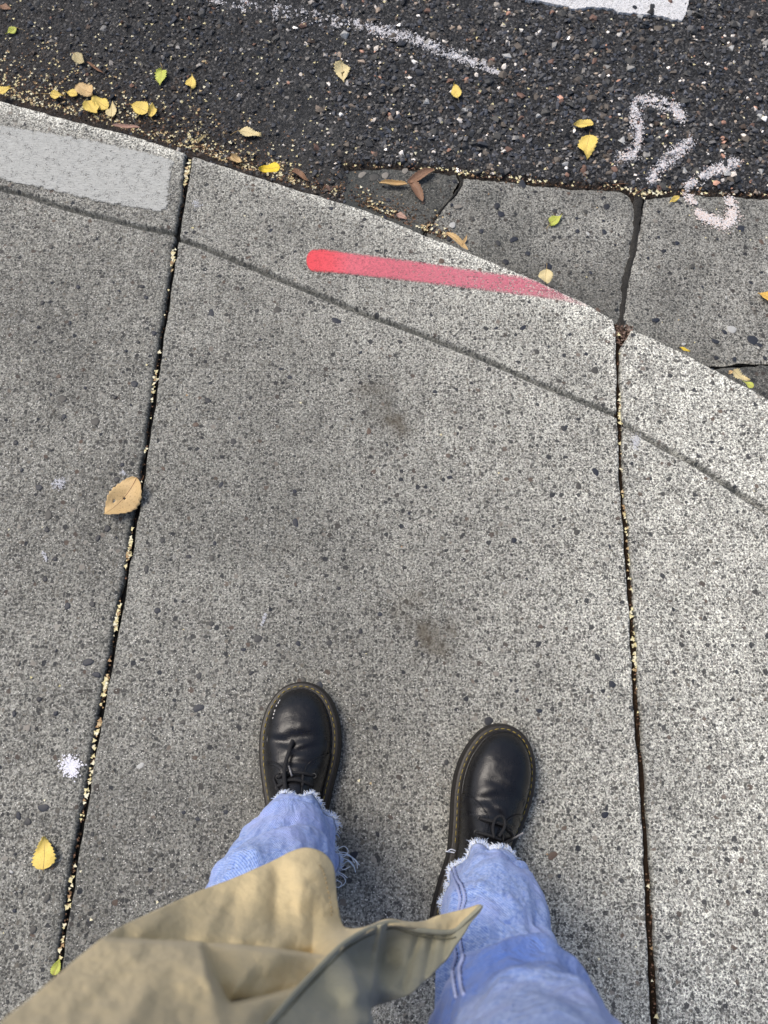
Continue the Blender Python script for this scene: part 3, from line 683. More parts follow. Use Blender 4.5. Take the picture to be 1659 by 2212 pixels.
def red_paint():
    m, nt, b = new_mat('red_spray', .6, .3); N = NT(nt); P = N.pos()
    uvn = N.n('UVMap'); s = N.n('SeparateXYZ'); N.l(uvn.outputs[0], s.inputs[0]); u, v_ = s.outputs[0], s.outputs[1]
    nz0 = N.noise(P, 300, 4, .8).outputs[0]; dist = N.m('ABSOLUTE', N.m('SUBTRACT', v_, .5))
    thin = N.m('MULTIPLY', u, 1.0)
    edge = N.m('MULTIPLY', N.m('SUBTRACT', N.m('ADD', .55, N.m('MULTIPLY', N.m('SUBTRACT', nz0, .5), .42)), dist), N.m('SUBTRACT', 7.0, N.m('MULTIPLY', u, 2.5)), clamp=True)
    endl = N.m('MULTIPLY', u, 60, clamp=True)
    # round left end
    ex = N.m('SUBTRACT', .028, u); ex = N.m('MAXIMUM', ex, 0); rad = N.m('SQRT', N.m('ADD', N.m('POWER', N.m('DIVIDE', ex, .028), 2), N.m('POWER', N.m('MULTIPLY', dist, 2), 2)))
    cap = N.m('MULTIPLY', N.m('SUBTRACT', 1.08, rad), 6, clamp=True)
    edge = N.m('MINIMUM', edge, cap)
    fade = N.m('SUBTRACT', 1.0, N.m('MULTIPLY', N.m('MAXIMUM', N.m('SUBTRACT', u, .80), 0), 4.2), clamp=True)
    W1 = N.warp(P, 170, .0035); v1 = N.vor(W1, 340); c1 = sep(N, v1.outputs['Color']); nz = N.noise(P, 420, 4, .75).outputs[0]
    W2 = N.warp(P, 90, .006); v2 = N.vor(W2, 165); c2 = sep(N, v2.outputs['Color'])
    t2 = N.m('MULTIPLY', N.m('GREATER_THAN', c2[1], .50), N.m('LESS_THAN', v2.outputs['Distance'], N.m('MULTIPLY_ADD', c2[2], .24, .20)))
    cover = N.m('SUBTRACT', N.m('MULTIPLY_ADD', nz, 1.3, .30), N.m('MULTIPLY', u, .18))
    cover = N.m('SUBTRACT', cover, N.m('MULTIPLY', t2, N.m('MULTIPLY_ADD', u, .35, .12)))
    cover = N.m('SUBTRACT', cover, N.m('MULTIPLY', N.m('MULTIPLY', N.m('SUBTRACT', N.noise(P, 130, 3, .7).outputs[0], .45), 2.0, clamp=True), .35)); cover = N.m('SUBTRACT', cover, N.m('MULTIPLY', N.m('LESS_THAN', c1[0], .25), N.m('MULTIPLY', u, .20)))
    cover = N.m('MULTIPLY', cover, N.m('SUBTRACT', 1.15, N.m('MULTIPLY', N.m('MINIMUM', u, .3), .75)), clamp=True)
    a = N.m('MULTIPLY', N.m('MULTIPLY', cover, edge), fade, clamp=True)
    col = N.ramp(u, [(0, (.74, .045, .06)), (.09, (.74, .07, .09)), (.16, (.70, .14, .18)), (.6, (.70, .18, .25)), (1, (.60, .16, .22))])
    col = N.mix(N.m('MULTIPLY', nz, .5), col, N.mix(.5, col, (.75, .25, .28)))
    N.l(col, b.inputs['Base Color']); N.l(a, b.inputs['Alpha']); N.l(N.bump(nz, .5, .001), b.inputs['Normal']); return m
paint_sheet([(662, 541), (700, 540), (760, 548), (900, 566), (1050, 588), (1140, 601), (1190, 622), (1230, 642), (1268, 659)],
            [(662, 586), (700, 589), (760, 594), (900, 610), (1000, 622), (1100, 635), (1170, 644), (1220, 652), (1268, 664)], 'red_sprayed_line', 'red sprayed line fading to pink along the kerb edge', s_mid, red_paint())
def patch_mat():
    m, nt, b = new_mat('grey_patch_paint', .8, .25); N = NT(nt); P = N.pos()
    uvn = N.n('UVMap'); s = N.n('SeparateXYZ'); N.l(uvn.outputs[0], s.inputs[0]); u, v_ = s.outputs[0], s.outputs[1]
    mp = N.n('Mapping'); N.l(P, mp.inputs[0]); mp.inputs['Rotation'].default_value = (0, 0, R(12)); mp.inputs['Scale'].default_value = (60, 420, 60)
    st2 = N.noise(mp.outputs[0], 1.0, 4, .65).outputs[0]; nz = N.noise(P, 500, 3, .7).outputs[0]; lo = N.noise(P, 60, 4, .7).outputs[0]
    mp2 = N.n('Mapping'); N.l(P, mp2.inputs[0]); mp2.inputs['Rotation'].default_value = (0, 0, R(12)); mp2.inputs['Scale'].default_value = (120, 700, 60)
    sc = N.noise(mp2.outputs[0], 1.0, 2, .5).outputs[0]
    col = N.mix(st2, (.22, .225, .21), (.76, .77, .73)); col = N.mix(N.m('MULTIPLY', N.m('GREATER_THAN', sc, .62), .6), col, (.10, .10, .10)); col = N.mix(N.m('MULTIPLY', nz, .35), col, (.2, .2, .19))
    N.l(col, b.inputs['Base Color'])
    ev = N.m('SUBTRACT', .5, N.m('ABSOLUTE', N.m('SUBTRACT', v_, .5))); eu = N.m('MULTIPLY', N.m('SUBTRACT', 1.0, u), 3.4)
    e = N.m('MINIMUM', ev, eu); e = N.m('ADD', e, N.m('MULTIPLY', N.m('SUBTRACT', lo, .5), .16)); e = N.m('ADD', e, N.m('MULTIPLY', N.m('SUBTRACT', nz, .5), .10))
    al = N.m('MULTIPLY', N.m('SUBTRACT', e, .055), 40, clamp=True); wr = N.m('LESS_THAN', N.m('ADD', nz, N.m('MULTIPLY', lo, .8)), .78); N.l(N.m('MULTIPLY', al, N.m('SUBTRACT', 1.0, N.m('MULTIPLY', wr, .7))), b.inputs['Alpha'])
    N.l(N.bump(N.m('ADD', st2, nz), .5, .001), b.inputs['Normal']); return m
paint_sheet([(-500, 138), (-200, 212), (0, 262), (100, 278), (200, 296), (300, 318), (392, 340)], [(-500, 268), (-200, 345), (0, 396), (100, 418), (200, 440), (280, 456), (376, 468)], 'grey_painted_patch', 'smooth light grey painted patch with brushed streaks on the kerb', s_left, patch_mat(), z0=-.0006, over=.02, nu=120, nv=30)
# crosswalk bar
def marking():
    out = [(1090, -400), (1110, -10), (1130, 2), (1180, 10), (1215, 16), (1244, 25), (1266, 20), (1300, 21), (1325, 24), (1332, 31), (1390, 34), (1430, 40), (1452, 46), (1472, 49), (1480, 34), (1488, 0), (1500, -400)]
    L = resample(np.vstack([poly(out, ZR), poly(out[:1], ZR)]), 420)[:-1]; L[:, 0] += rng.normal(0, .0011, len(L)); L[:, 1] += rng.normal(0, .0014, len(L))
    from mathutils.geometry import delaunay_2d_cdt
    lo, hi = L[:, :2].min(0), L[:, :2].max(0); GX, GY = np.meshgrid(np.arange(lo[0], hi[0], .006), np.arange(lo[1], min(hi[1], 1.5), .006)); XY = np.stack([GX.ravel(), GY.ravel()], 1)
    k = inside(XY, L[:, :2]) & (seg_dist(XY, L[:, :2]) > .003)
    vo, eo, fo, *_ = delaunay_2d_cdt([Vector(p[:2]) for p in L]+[Vector(p) for p in XY[k]], [], [list(range(len(L)))], 1, 1e-6)
    V2 = np.array([[q.x, q.y] for q in vo]); z = ZR+.0065+(fnoise(V2[:, 0], V2[:, 1], 90, 3)-.5)*.003; n = len(L); z[:n] -= .001
    V = np.vstack([np.c_[V2, z], np.c_[V2[:n], z[:n]-.008]]); b0 = len(V2)
    F = [tuple(f) for f in fo]+[((q+1) % n, q, b0+q, b0+(q+1) % n) for q in range(n)]
    m, nt, b = new_mat('road_paint', .6, .35); N = NT(nt); P = N.pos(); v1 = N.vor(P, 520); c = sep(N, v1.outputs['Color'])
    g = N.ramp(c[0], [(0, .34), (.25, .58), (.6, .74), (1, .84)]); nz = N.noise(P, 120, 4, .7).outputs[0]
    N.l(N.mix(N.m('MULTIPLY', N.m('SUBTRACT', nz, .60), 4, clamp=True), g, (.22, .22, .22)), b.inputs['Base Color']); N.l(N.bump(v1.outputs['Distance'], .6, .0015), b.inputs['Normal'])
    o = mesh('painted_bar', V, F, m, False, parent=road); o['label'] = 'end of a thick white painted road bar at the top of the frame'
marking()

# ------------------------------------------------------------------ seed scales and crumbs
def scale_shape(seed):
    r2 = np.random.default_rng(seed); V = [(0, 0, .03)]; n = 18
    for k in range(n):
        a = 2*PI*k/n; lob = .50+.50*max(0, math.cos(3*(a-PI/2)/1.0))**1.3
        if -2.6 < (a-PI/2+PI) % (2*PI)-PI < -2.0 or 2.0 < (a-PI/2+PI) % (2*PI)-PI < 2.6: lob *= .55
        V.append((lob*math.cos(a)*r2.uniform(.85, 1.15), lob*math.sin(a)*r2.uniform(.85, 1.15), .18*lob*r2.uniform(.2, 1.8)))
    return np.array(V), np.array([(0, 1+k, 1+(k+1) % n) for k in range(n)])
SC = [scale_shape(500+k) for k in range(6)]
SCC = [(.80, .72, .42), (.82, .76, .54), (.76, .68, .40), (.70, .62, .34), (.60, .46, .26), (.84, .80, .60), (.42, .28, .15)]
seeds = []   # px, py, kind
def near_edge(n, x0, x1, scale_l, scale_r, kind='kerb'):
    for _ in range(n):
        px = random.uniform(x0, x1); ey = np.interp(px, curb_px[:, 0], curb_px[:, 1]); f = (px-x0)/(x1-x0)
        d = 6+abs(random.expovariate(1/(scale_l*(1-f)+scale_r*f)))
        if vnoise(px, ey-d, .035, 5) < .30: continue
        if d > 6 and ey-d > -30: seeds.append((px+d*.25, ey-d, kind))
near_edge(620, -20, 640, 40, 16); near_edge(330, 380, 960, 15, 7); near_edge(330, -20, 420, 75, 50)
for _ in range(430):
    px, py = random.uniform(-10, 760), random.uniform(-10, 330)
    if py < np.interp(px, curb_px[:, 0], curb_px[:, 1])-8 and random.random() < .35+.65*(1-px/760): seeds.append((px, py, 'left'))
for _ in range(330):
    px, py = random.uniform(-10, 1669), random.uniform(-10, 400); p = at(px, py, ZR)
    if py < np.interp(px, [742, 1000, 1300, 1659], [350, 368, 398, 414]) and py < np.interp(px, curb_px[:, 0], curb_px[:, 1])-8: seeds.append((px, py, 'road'))
gtp = [(742, 356), (860, 360), (985, 373), (1100, 388), (1200, 401), (1345, 408), (1380, 424), (1440, 418), (1580, 421), (1659, 425)]
for _ in range(150):
    px = random.choice([random.uniform(742, 1659), random.gauss(1050, 90), random.gauss(1390, 30)]); seeds.append((px, np.interp(px, [g[0] for g in gtp], [g[1] for g in gtp])+random.gauss(-3, 4), 'crevice'))
for _ in range(26):
    px, py = random.uniform(800, 1655), random.uniform(400, 780)
    if in_gut(px, py): seeds.append((px, py, 'gutter'))
for _ in range(46):
    px, py = random.uniform(0, 1655), random.uniform(450, 2200)
    if py > np.interp(px, curb_px[:, 0], curb_px[:, 1])+25: seeds.append((px, py, 'slab'))
for _ in range(240):
    py = random.choice([random.uniform(345, 2200), random.gauss(820, 30), random.gauss(1190, 20), random.gauss(1330, 20), random.gauss(1480, 20), random.gauss(1640, 60), random.gauss(2000, 60), random.gauss(370, 16), random.gauss(560, 12)])
    if py < 345: continue
    seeds.append((np.interp(py, [j[1] for j in jl_px], [j[0] for j in jl_px])-random.uniform(3, 10), py, 'jl'))
for _ in range(110):
    py = random.choice([random.uniform(720, 2212), random.gauss(1200, 60), random.gauss(1060, 60), random.gauss(890, 20), random.gauss(1400, 60)])
    seeds.append((np.interp(py, [j[1] for j in jr_px], [j[0] for j in jr_px])+random.uniform(3, 11), py, 'jr'))
GRP = {'jl': ('pale yellow birch seed scale caught in the black left pavement joint', 'seed scales in the left joint'),
       'jr': ('pale tan birch seed scale caught in the brown right pavement joint', 'seed scales in the right joint'),
       'slab': ('tiny yellow birch seed scale lying loose on the pavement concrete', 'seed scales on the pavement panels'),
       'gutter': ('tiny yellow birch seed scale lying on the gutter slabs', 'seed scales on the gutter slabs'),
       'road': ('tiny yellow birch seed scale scattered on the open asphalt', 'seed scales on the asphalt')}
indiv = [s for s in seeds if s[2] in ('slab', 'gutter')][:60]+[s for s in seeds if s[2] == 'jl'][:90]+[s for s in seeds if s[2] == 'jr'][:70]
indiv += [s for s in seeds if s[2] == 'road'][:300-len(indiv)]
ids = set(id(s) for s in indiv); mb = MB()
def seed_place(s):
    if s[2] in ('jl', 'jr'): p = at(s[0], s[1], -.004); nr = Vector((0, 0, 1)); p[2] = -.0045+random.uniform(-.002, .002)
    else:
        p, nr, kd = surf(s[0], s[1]); p = np.array(p); p[2] += {'slab': .0009, 'gutter': .0028, 'road': .0004}[kd]
    if nr.z < .5: nr = Vector((nr.x, nr.y, .6)).normalized()
    return p, nr
scale_me = {}
for s in seeds:
    p, nr = seed_place(s); k = random.randrange(6); ci = random.choices(range(7), [3, 3, 3, 2, 1.4, 2.5, .9 if s[2] not in ('jl', 'jr') else 2])[0]
    if s[2] == 'kerb' and random.random() < .3: ci = random.choice([4, 6])
    sz = random.choice([.0021, .0030, .0036, .0044])*random.uniform(.85, 1.15)*(1.1 if s[2] in ('jl', 'jr') else .72 if s[2] in ('slab', 'gutter') else 1.0)*(.9 if s[2] in ('kerb', 'left') else 1); q = nr.to_track_quat('Z', 'Y')@Matrix.Rotation(random.uniform(0, 6.28), 3, 'Z').to_quaternion()
    if id(s) in ids:
        key = (k, ci)
        if key not in scale_me:
            o = mesh('seed_scale', SC[k][0], SC[k][1], M_scale, False, cols=np.tile(SCC[ci], (len(SC[k][0]), 1)), link=False); scale_me[key] = o.data; bpy.data.objects.remove(o)
        o = bpy.data.objects.new('seed_scale', scale_me[key]); COL.objects.link(o); o.location = p; o.rotation_euler = q.to_euler(); o.scale = (sz, sz, sz)
        tag(o, GRP[s[2]][0], 'seed', GRP[s[2]][1])
    else:
        m3 = np.array(q.to_matrix()); mb.add((SC[k][0]*sz)@m3.T+np.array(p), SC[k][1], SCC[ci])
o = mb.build('seed_litter', M_scale, None, False, True); tag(o, 'drift of pale yellow seed scales heaped along the kerb', 'litter', kind='stuff')
# brown crumbs and fibres
mb = MB(); BR = [(.05, .03, .018), (.10, .06, .035), (.03, .02, .014), (.16, .10, .06), (.22, .13, .09), (.018, .013, .01)]
for _ in range(2600):
    px = random.uniform(-20, 980) if random.random() < .8 else random.uniform(742, 1659)
    f = np.clip(px/980, 0, 1)
    if random.random() < .85 and px < 980: ey = np.interp(px, curb_px[:, 0], curb_px[:, 1]); py = ey-4-random.expovariate(1/(48*(1-f)+10*f))
    elif px > 742: py = np.interp(px, [g[0] for g in gtp], [g[1] for g in gtp])+random.gauss(-2, 4)
    else: continue
    if py < -20: continue
    p, nr, kd = surf(px, py); p = np.array(p)+np.array([0, 0, .0005]); k = random.randrange(14); V, F = SH[k]; s = random.uniform(.0009, .0026); a = random.uniform(0, 6.28)
    V = V*np.array([s*1.4, s, s*.5]); V = np.stack([V[:, 0]*math.cos(a)-V[:, 1]*math.sin(a), V[:, 0]*math.sin(a)+V[:, 1]*math.cos(a), V[:, 2]], 1); mb.add(V+p, F, random.choice(BR))
for _ in range(150):
    px = random.uniform(-20, 960); ey = np.interp(px, curb_px[:, 0], curb_px[:, 1]); py = ey-5-random.expovariate(1/30); p, nr, kd = surf(px, py)
    if kd == 'slab': continue
    a = random.uniform(0, 6.28); L = random.uniform(.004, .016); d = np.array([math.cos(a), math.sin(a), 0]); p = np.array(p)+np.array([0, 0, .0018])
    mb.tube([p-d*L/2, p+np.array([0, 0, .001])+np.cross(d, [0, 0, 1])*L*.15, p+d*L/2], .00035, 4, c=random.choice([(.18, .12, .07), (.35, .3, .2), (.08, .05, .03)]))
for A_, sgn in ((jl_px, -1), (jr_px, 1)):
    for _ in range(420):
        py = random.uniform(350 if sgn < 0 else 720, 2210); 
        if vnoise(py*.02, sgn+3, 1, 6) < .35: continue
        px = np.interp(py, [j[1] for j in A_], [j[0] for j in A_])+sgn*random.uniform(2, 10); q_ = at(px, py, -.0065); V, F = SH[random.randrange(14)]; s = random.uniform(.0008, .0024)
        mb.add(V*np.array([s, s, s*.6])+q_, F, random.choice(BR))
o = mb.build('crumbled_leaf_litter', M_debris, None, False, True); tag(o, 'brown crumbled leaf litter and grit along the kerb and in the joints', 'litter', kind='stuff')
# loose soil in the notch between the middle and right panels
mb = MB()
for _ in range(260):
    px = random.uniform(1330, 1368); py = random.uniform(700, 745)+(px-1330)*.1
    if px > 1345 and py > 735: continue
    p = at(px, py, -.006); V, F = SH[random.randrange(14)]; s = random.uniform(.001, .0032); mb.add(V*np.array([s, s, s*.7])+p+np.array([0, 0, random.uniform(-.004, .003)]), F, random.choice([(.12, .08, .06), (.2, .13, .1), (.06, .045, .035), (.28, .2, .16)]))
o = mb.build('joint_soil', M_debris, sidewalk, False, True); tag(o, 'crumbly brown soil in the notch at the kerb joint', kind='stuff')

# ------------------------------------------------------------------ leaves
def leaf_mat(name, c1, c2, spot):
    m, nt, b = new_mat(name, .55, .3); N = NT(nt); uvn = N.n('UVMap'); P = uvn.outputs[0]
    n1 = N.noise(P, 5, 5, .65).outputs[0]; n2 = N.noise(P, 22, 3, .6).outputs[0]
    s = N.n('SeparateXYZ'); N.l(P, s.inputs[0]); u, v_ = s.outputs[0], s.outputs[1]
    av = N.m('ABSOLUTE', v_)
    vein = N.m('ABSOLUTE', N.m('SINE', N.m('MULTIPLY', N.m('SUBTRACT', u, N.m('MULTIPLY', av, .55)), 26.0)))
    vm = N.m('LESS_THAN', vein, .13); mid = N.m('LESS_THAN', av, .03); vm = N.m('MAXIMUM', vm, mid)
    c = N.mix(n1, c1, c2); c = N.mix(N.m('MULTIPLY', vm, .28), c, tuple(min(1, x*1.25+.05) for x in c1))
    c = N.mix(N.m('MULTIPLY', N.m('SUBTRACT', n2, .56), 6, clamp=True), c, spot)
    N.l(c, b.inputs['Base Color']); N.l(N.bump(N.m('ADD', N.m('MULTIPLY', vm, .4), n2), .5, .0006), b.inputs['Normal'])
    return m
LM = {'yellow': leaf_mat('yellow_leaf', (.72, .52, .10), (.80, .64, .20), (.5, .30, .06)),
      'bright': leaf_mat('bright_yellow_leaf', (.80, .56, .03), (.86, .66, .07), (.6, .36, .03)),
      'cream': leaf_mat('cream_leaf', (.66, .54, .26), (.74, .64, .38), (.38, .26, .12)),
      'green': leaf_mat('green_leaf', (.42, .50, .08), (.62, .62, .14), (.22, .26, .05)),
      'tan': leaf_mat('tan_leaf', (.56, .38, .17), (.68, .50, .26), (.32, .19, .08)),
      'orange': leaf_mat('orange_leaf', (.72, .42, .08), (.78, .52, .14), (.4, .2, .05)),
      'pink': leaf_mat('pinkish_leaf', (.42, .26, .20), (.52, .34, .27), (.25, .14, .1)),
      'brown': leaf_mat('brown_leaf', (.20, .11, .065), (.33, .20, .13), (.10, .055, .035)),
      'khaki': leaf_mat('khaki_leaf', (.42, .36, .19), (.54, .46, .26), (.2, .14, .08))}
M_stem = flat_mat('leaf_stem', (.42, .30, .13), .6, .3)
M_stem_b = flat_mat('brown_leaf_stem', (.22, .11, .06), .6, .3)
def base_height(px, py):
    p, nr, kd = surf(px, py); return p[2]+{'slab': .0012, 'gutter': .003, 'road': .0030}[kd], kd
def leaf(bpx, tpx, wpx, col, label, stem=None, z=None, curl=.10, fold=.18, lift=.0, seed=0, teeth=.085, shape='birch', asym=0, roll=0, name='birch_leaf', holes=0):
    """blade from base pixel to tip pixel, width in pixels; bent, folded and toothed"""
    r2 = np.random.default_rng(seed+77)
    zz, kd = base_height((bpx[0]+tpx[0])/2, (bpx[1]+tpx[1])/2) if z is None else (z, '')
    B = at(*bpx, zz); T = at(*tpx, zz); L = np.linalg.norm(T-B); ex = (T-B)/L; ey = np.array([-ex[1], ex[0], 0]); ez = np.array([0, 0, 1.])
    pxm = np.linalg.norm(at(bpx[0]+1, bpx[1], zz)-B); hw = wpx*pxm/2
    nu, nv = 44, 15; u = np.linspace(0, 1, nu)
    if shape == 'birch': w = np.interp(u, [0, .05, .12, .22, .33, .45, .58, .7, .8, .88, .94, 1], [.0, .45, .74, .95, 1, .95, .78, .56, .36, .2, .1, 0])
    elif shape == 'elm': w = np.sin(PI*u**.8)**.62
    else: w = np.sin(PI*u**.9)**.6
    w = w/w.max()
    tooth = 1+teeth*1.3*(1-2*((u*9+r2.random()) % 1))*(w > .15)
    tooth2 = 1+teeth*1.3*(1-2*((u*9+r2.random()) % 1))*(w > .15)
    V = np.zeros((nu, nv, 3)); UV = np.zeros((nu, nv, 2)); a1, a2, a3 = r2.uniform(0, 6.28, 3)
    bend = r2.uniform(-.1, .1)
    for i in range(nu):
        for j, s in enumerate(np.linspace(-1, 1, nv)):
            edge = tooth[i] if s > 0 else tooth2[i]; k = abs(s)
            ww = hw*w[i]*(1+(edge-1)*k)*(1+asym*s)
            y = s*ww; x = u[i]*L
            if k > .8: x += (edge-1)*.25*L*.1
            zc = fold*1.3*abs(y)+1.6*curl*L*((u[i]-.5)**2*1.6)*(1 if seed % 2 else .6)+.075*L*math.sin(4*u[i]+a1)*s+.045*L*math.sin(9*u[i]+a2+2*s)*k
            if roll:
                ang = roll*s; y = ww*math.sin(ang)/abs(roll)*1.0; zc = ww*(1-math.cos(ang))/abs(roll)*1.2+.03*L*math.sin(7*u[i]+a1)
            V[i, j] = B+ex*x+ey*(y+bend*L*u[i]*(1-u[i])*2)+ez*zc; UV[i, j] = (u[i], s*.5)
    V = V.reshape(-1, 3); V[:, 2] += -V[:, 2].min()+zz+.0006+lift
    F = [tuple(f) for f in gridF(nu, nv)]
    if holes:
        hs = [(r2.uniform(.3, .7), r2.uniform(-.5, .5)) for _ in range(holes)]
        F = [f for f in F if not any(abs(UV.reshape(-1, 2)[f[0], 0]-h[0]) < .03 and abs(UV.reshape(-1, 2)[f[0], 1]*2-h[1]) < .09 for h in hs)]
    root = empty(name, tuple(B), label=label, cat='leaf')
    b = mesh('blade', V-B, F, LM[col], True, uv=UV.reshape(-1, 2), parent=root)
    so = b.modifiers.new('thick', 'SOLIDIFY'); so.thickness = .00025
    mbb = MB(); P0 = V.reshape(nu, nv, 3)[:, nv//2]
    mid = P0[:-2]+np.array([0, 0, .0003]); path = mid[::-1]
    if stem:
        q = [at(*s_, base_height(*s_)[0] if z is None else z)+np.array([0, 0, .0012]) for s_ in stem]
        path = np.vstack([path, q])
    path = path-B; rr = np.linspace(.00018, .00055, len(path))
    mbb.tube(path, rr, 5); mbb.build('stem', M_stem_b if col in ('tan', 'brown', 'pink') else M_stem, root)
    return root
leaf((37, 63), (14, 77), 15, 'green', 'small pale green leaf at the far left of the asphalt', [(52, 66)], seed=1)
leaf((162, 120), (185, 141), 23, 'khaki', 'khaki leaf with its tip touching a dark curled leaf on the asphalt', seed=2, curl=.2)
leaf((189, 136), (224, 160), 9, 'brown', 'dark brown rolled leaf beside the khaki leaf', seed=3, roll=1.6, name='curled_leaf', shape='o')
leaf((350, 153), (347, 188), 27, 'green', 'yellow green leaf with a long stem pointing away from the kerb', [(351, 146), (347, 137)], seed=4, teeth=.14)
leaf((414, 194), (416, 165), 23, 'yellow', 'small yellow leaf on the asphalt right of the green one', [(412, 207)], seed=5, teeth=.1)
leaf((739, 139), (744, 181), 34, 'cream', 'cream leaf full of small dark holes on the asphalt', [(735, 124)], seed=6, holes=5, teeth=.1)
leaf((989, 215), (981, 183), 22, 'yellow', 'small yellow leaf standing alone on the asphalt below the white arc', [(992, 223)], seed=8)
leaf((-10, 206), (25, 191), 26, 'yellow', 'yellow leaf cut by the left edge of the photo at the kerb', seed=9, z=ZR+.02)
leaf((110, 206), (143, 210), 18, 'yellow', 'narrow yellow leaf with long stem, leftmost of the kerb cluster', [(100, 204), (90, 203)], seed=10)
leaf((169, 207), (141, 201), 20, 'yellow', 'small pale yellow leaf touching the orange tan leaf', seed=11)
leaf((236, 239), (204, 212), 28, 'yellow', 'broad yellow leaf under the orange tan leaf in the kerb cluster', seed=12, lift=.001, shape='o')
leaf((190, 224), (213, 248), 32, 'yellow', 'yellow leaf with a brown blotch at the front of the kerb cluster', seed=13, lift=.004, shape='o')
leaf((204, 212), (170, 193), 36, 'tan', 'orange tan leaf on top of the kerb cluster', seed=14, lift=.007, shape='o')
leaf((243, 258), (245, 223), 24, 'cream', 'pale yellow leaf pointing away from the kerb between two clusters', [(241, 267)], seed=15)
leaf((321, 248), (283, 231), 34, 'yellow', 'heart shaped golden leaf of the pair by the kerb', [(332, 264)], seed=16, lift=.003)
leaf((330, 257), (331, 226), 20, 'yellow', 'narrow yellow leaf leaning on the heart shaped golden leaf', seed=17)
leaf((243, 274), (304, 279), 13, 'pink', 'long pinkish brown rolled leaf lying against the kerb edge', seed=18, roll=1.2, shape='o', name='curled_leaf', z=-.012)
leaf((517, 286), (566, 296), 29, 'cream', 'cream leaf with a stem pointing left on the gutter dirt', [(506, 287), (498, 293)], seed=19)
leaf((427, 309), (452, 290), 11, 'khaki', 'small folded tan leaf near the top of the left joint', seed=20, roll=1.3, name='curled_leaf')
leaf((606, 365), (560, 370), 32, 'bright', 'bright yellow leaf resting against the kerb edge', [(618, 365)], seed=21, z=-.02, fold=.08, teeth=.02)
leaf((631, 371), (666, 392), 19, 'brown', 'reddish brown folded leaf beside the bright yellow leaf', seed=22, fold=.8, name='curled_leaf')
leaf((500, 340), (526, 356), 18, 'tan', 'crumpled tan leaf scrap between the kerb and the litter', seed=23, curl=.3, teeth=.2, name='leaf_scrap')
leaf((856, 464), (879, 475), 14, 'pink', 'small pinkish leaf scrap by the kerb under the brown curled leaf', seed=24, teeth=.2, name='leaf_scrap')
leaf((963, 503), (1011, 541), 17, 'tan', 'tan rolled leaf leaning on the kerb edge', seed=25, roll=1.0, shape='o', name='curled_leaf', z=-.03)
leaf((998, 530), (1009, 507), 8, 'tan', 'small upright tan sliver of the rolled leaf', seed=26, roll=.9, name='leaf_scrap', z=-.03)
leaf((1186, 488), (1213, 467), 22, 'green', 'yellow green leaf on the middle gutter slab', [(1180, 496)], seed=27, teeth=.12)
leaf((1281, 270), (1238, 272), 27, 'yellow', 'yellow leaf lying above a larger one on the asphalt', seed=28)
leaf((1272, 297), (1266, 350), 38, 'yellow', 'larger yellow leaf below its twin on the asphalt', [(1273, 285)], seed=29, teeth=.09)
leaf((1466, 427), (1444, 442), 11, 'yellow', 'small folded yellow leaf at the joint of road and gutter', seed=30)
leaf((1180, 584), (1179, 614), 30, 'cream', 'pale tan leaf at the kerb edge above the red line', [(1181, 570)], seed=31, z=-.03, shape='o', teeth=.08)
leaf((1680, 652), (1634, 637), 34, 'orange', 'orange yellow leaf cut by the right edge of the photo', seed=32)
leaf((1467, 752), (1489, 761), 7, 'bright', 'tiny yellow leaf sliver at the kerb of the right panel', seed=33, z=-.02)
leaf((1580, 803), (1616, 826), 24, 'cream', 'crumpled cream leaf at the kerb on the far right', seed=34, curl=.35, teeth=.2, name='leaf_scrap', z=-.03)
leaf((1626, 838), (1602, 824), 14, 'green', 'small lime leaf under the crumpled cream leaf', seed=35, z=-.012)
leaf((1580, 801), (1572, 809), 8, 'tan', 'tiny tan leaf scrap left of the crumpled cream leaf', seed=36, z=-.03, name='leaf_scrap')
leaf((303, 1041), (234, 1119), 62, 'tan', 'large tan toothed leaf with two holes lying across the left joint', [(308, 1037), (311, 1028)], seed=37, teeth=.05, shape='elm', asym=.12, holes=2, fold=.10, curl=.22, name='toothed_leaf', lift=.002)
leaf((96, 1878), (97, 1806), 54, 'yellow', 'whole yellow leaf with its tip up on the left panel', [(96, 1884)], seed=38, teeth=.10, fold=.05, curl=.05)
leaf((117, 2106), (131, 2069), 20, 'green', 'lime green leaf stuck in the left joint beside the coat', seed=39, teeth=.12)
leaf((0, 14), (26, 22), 18, 'brown', 'brown leaf scrap in the top left corner', seed=40, teeth=.2, name='leaf_scrap')
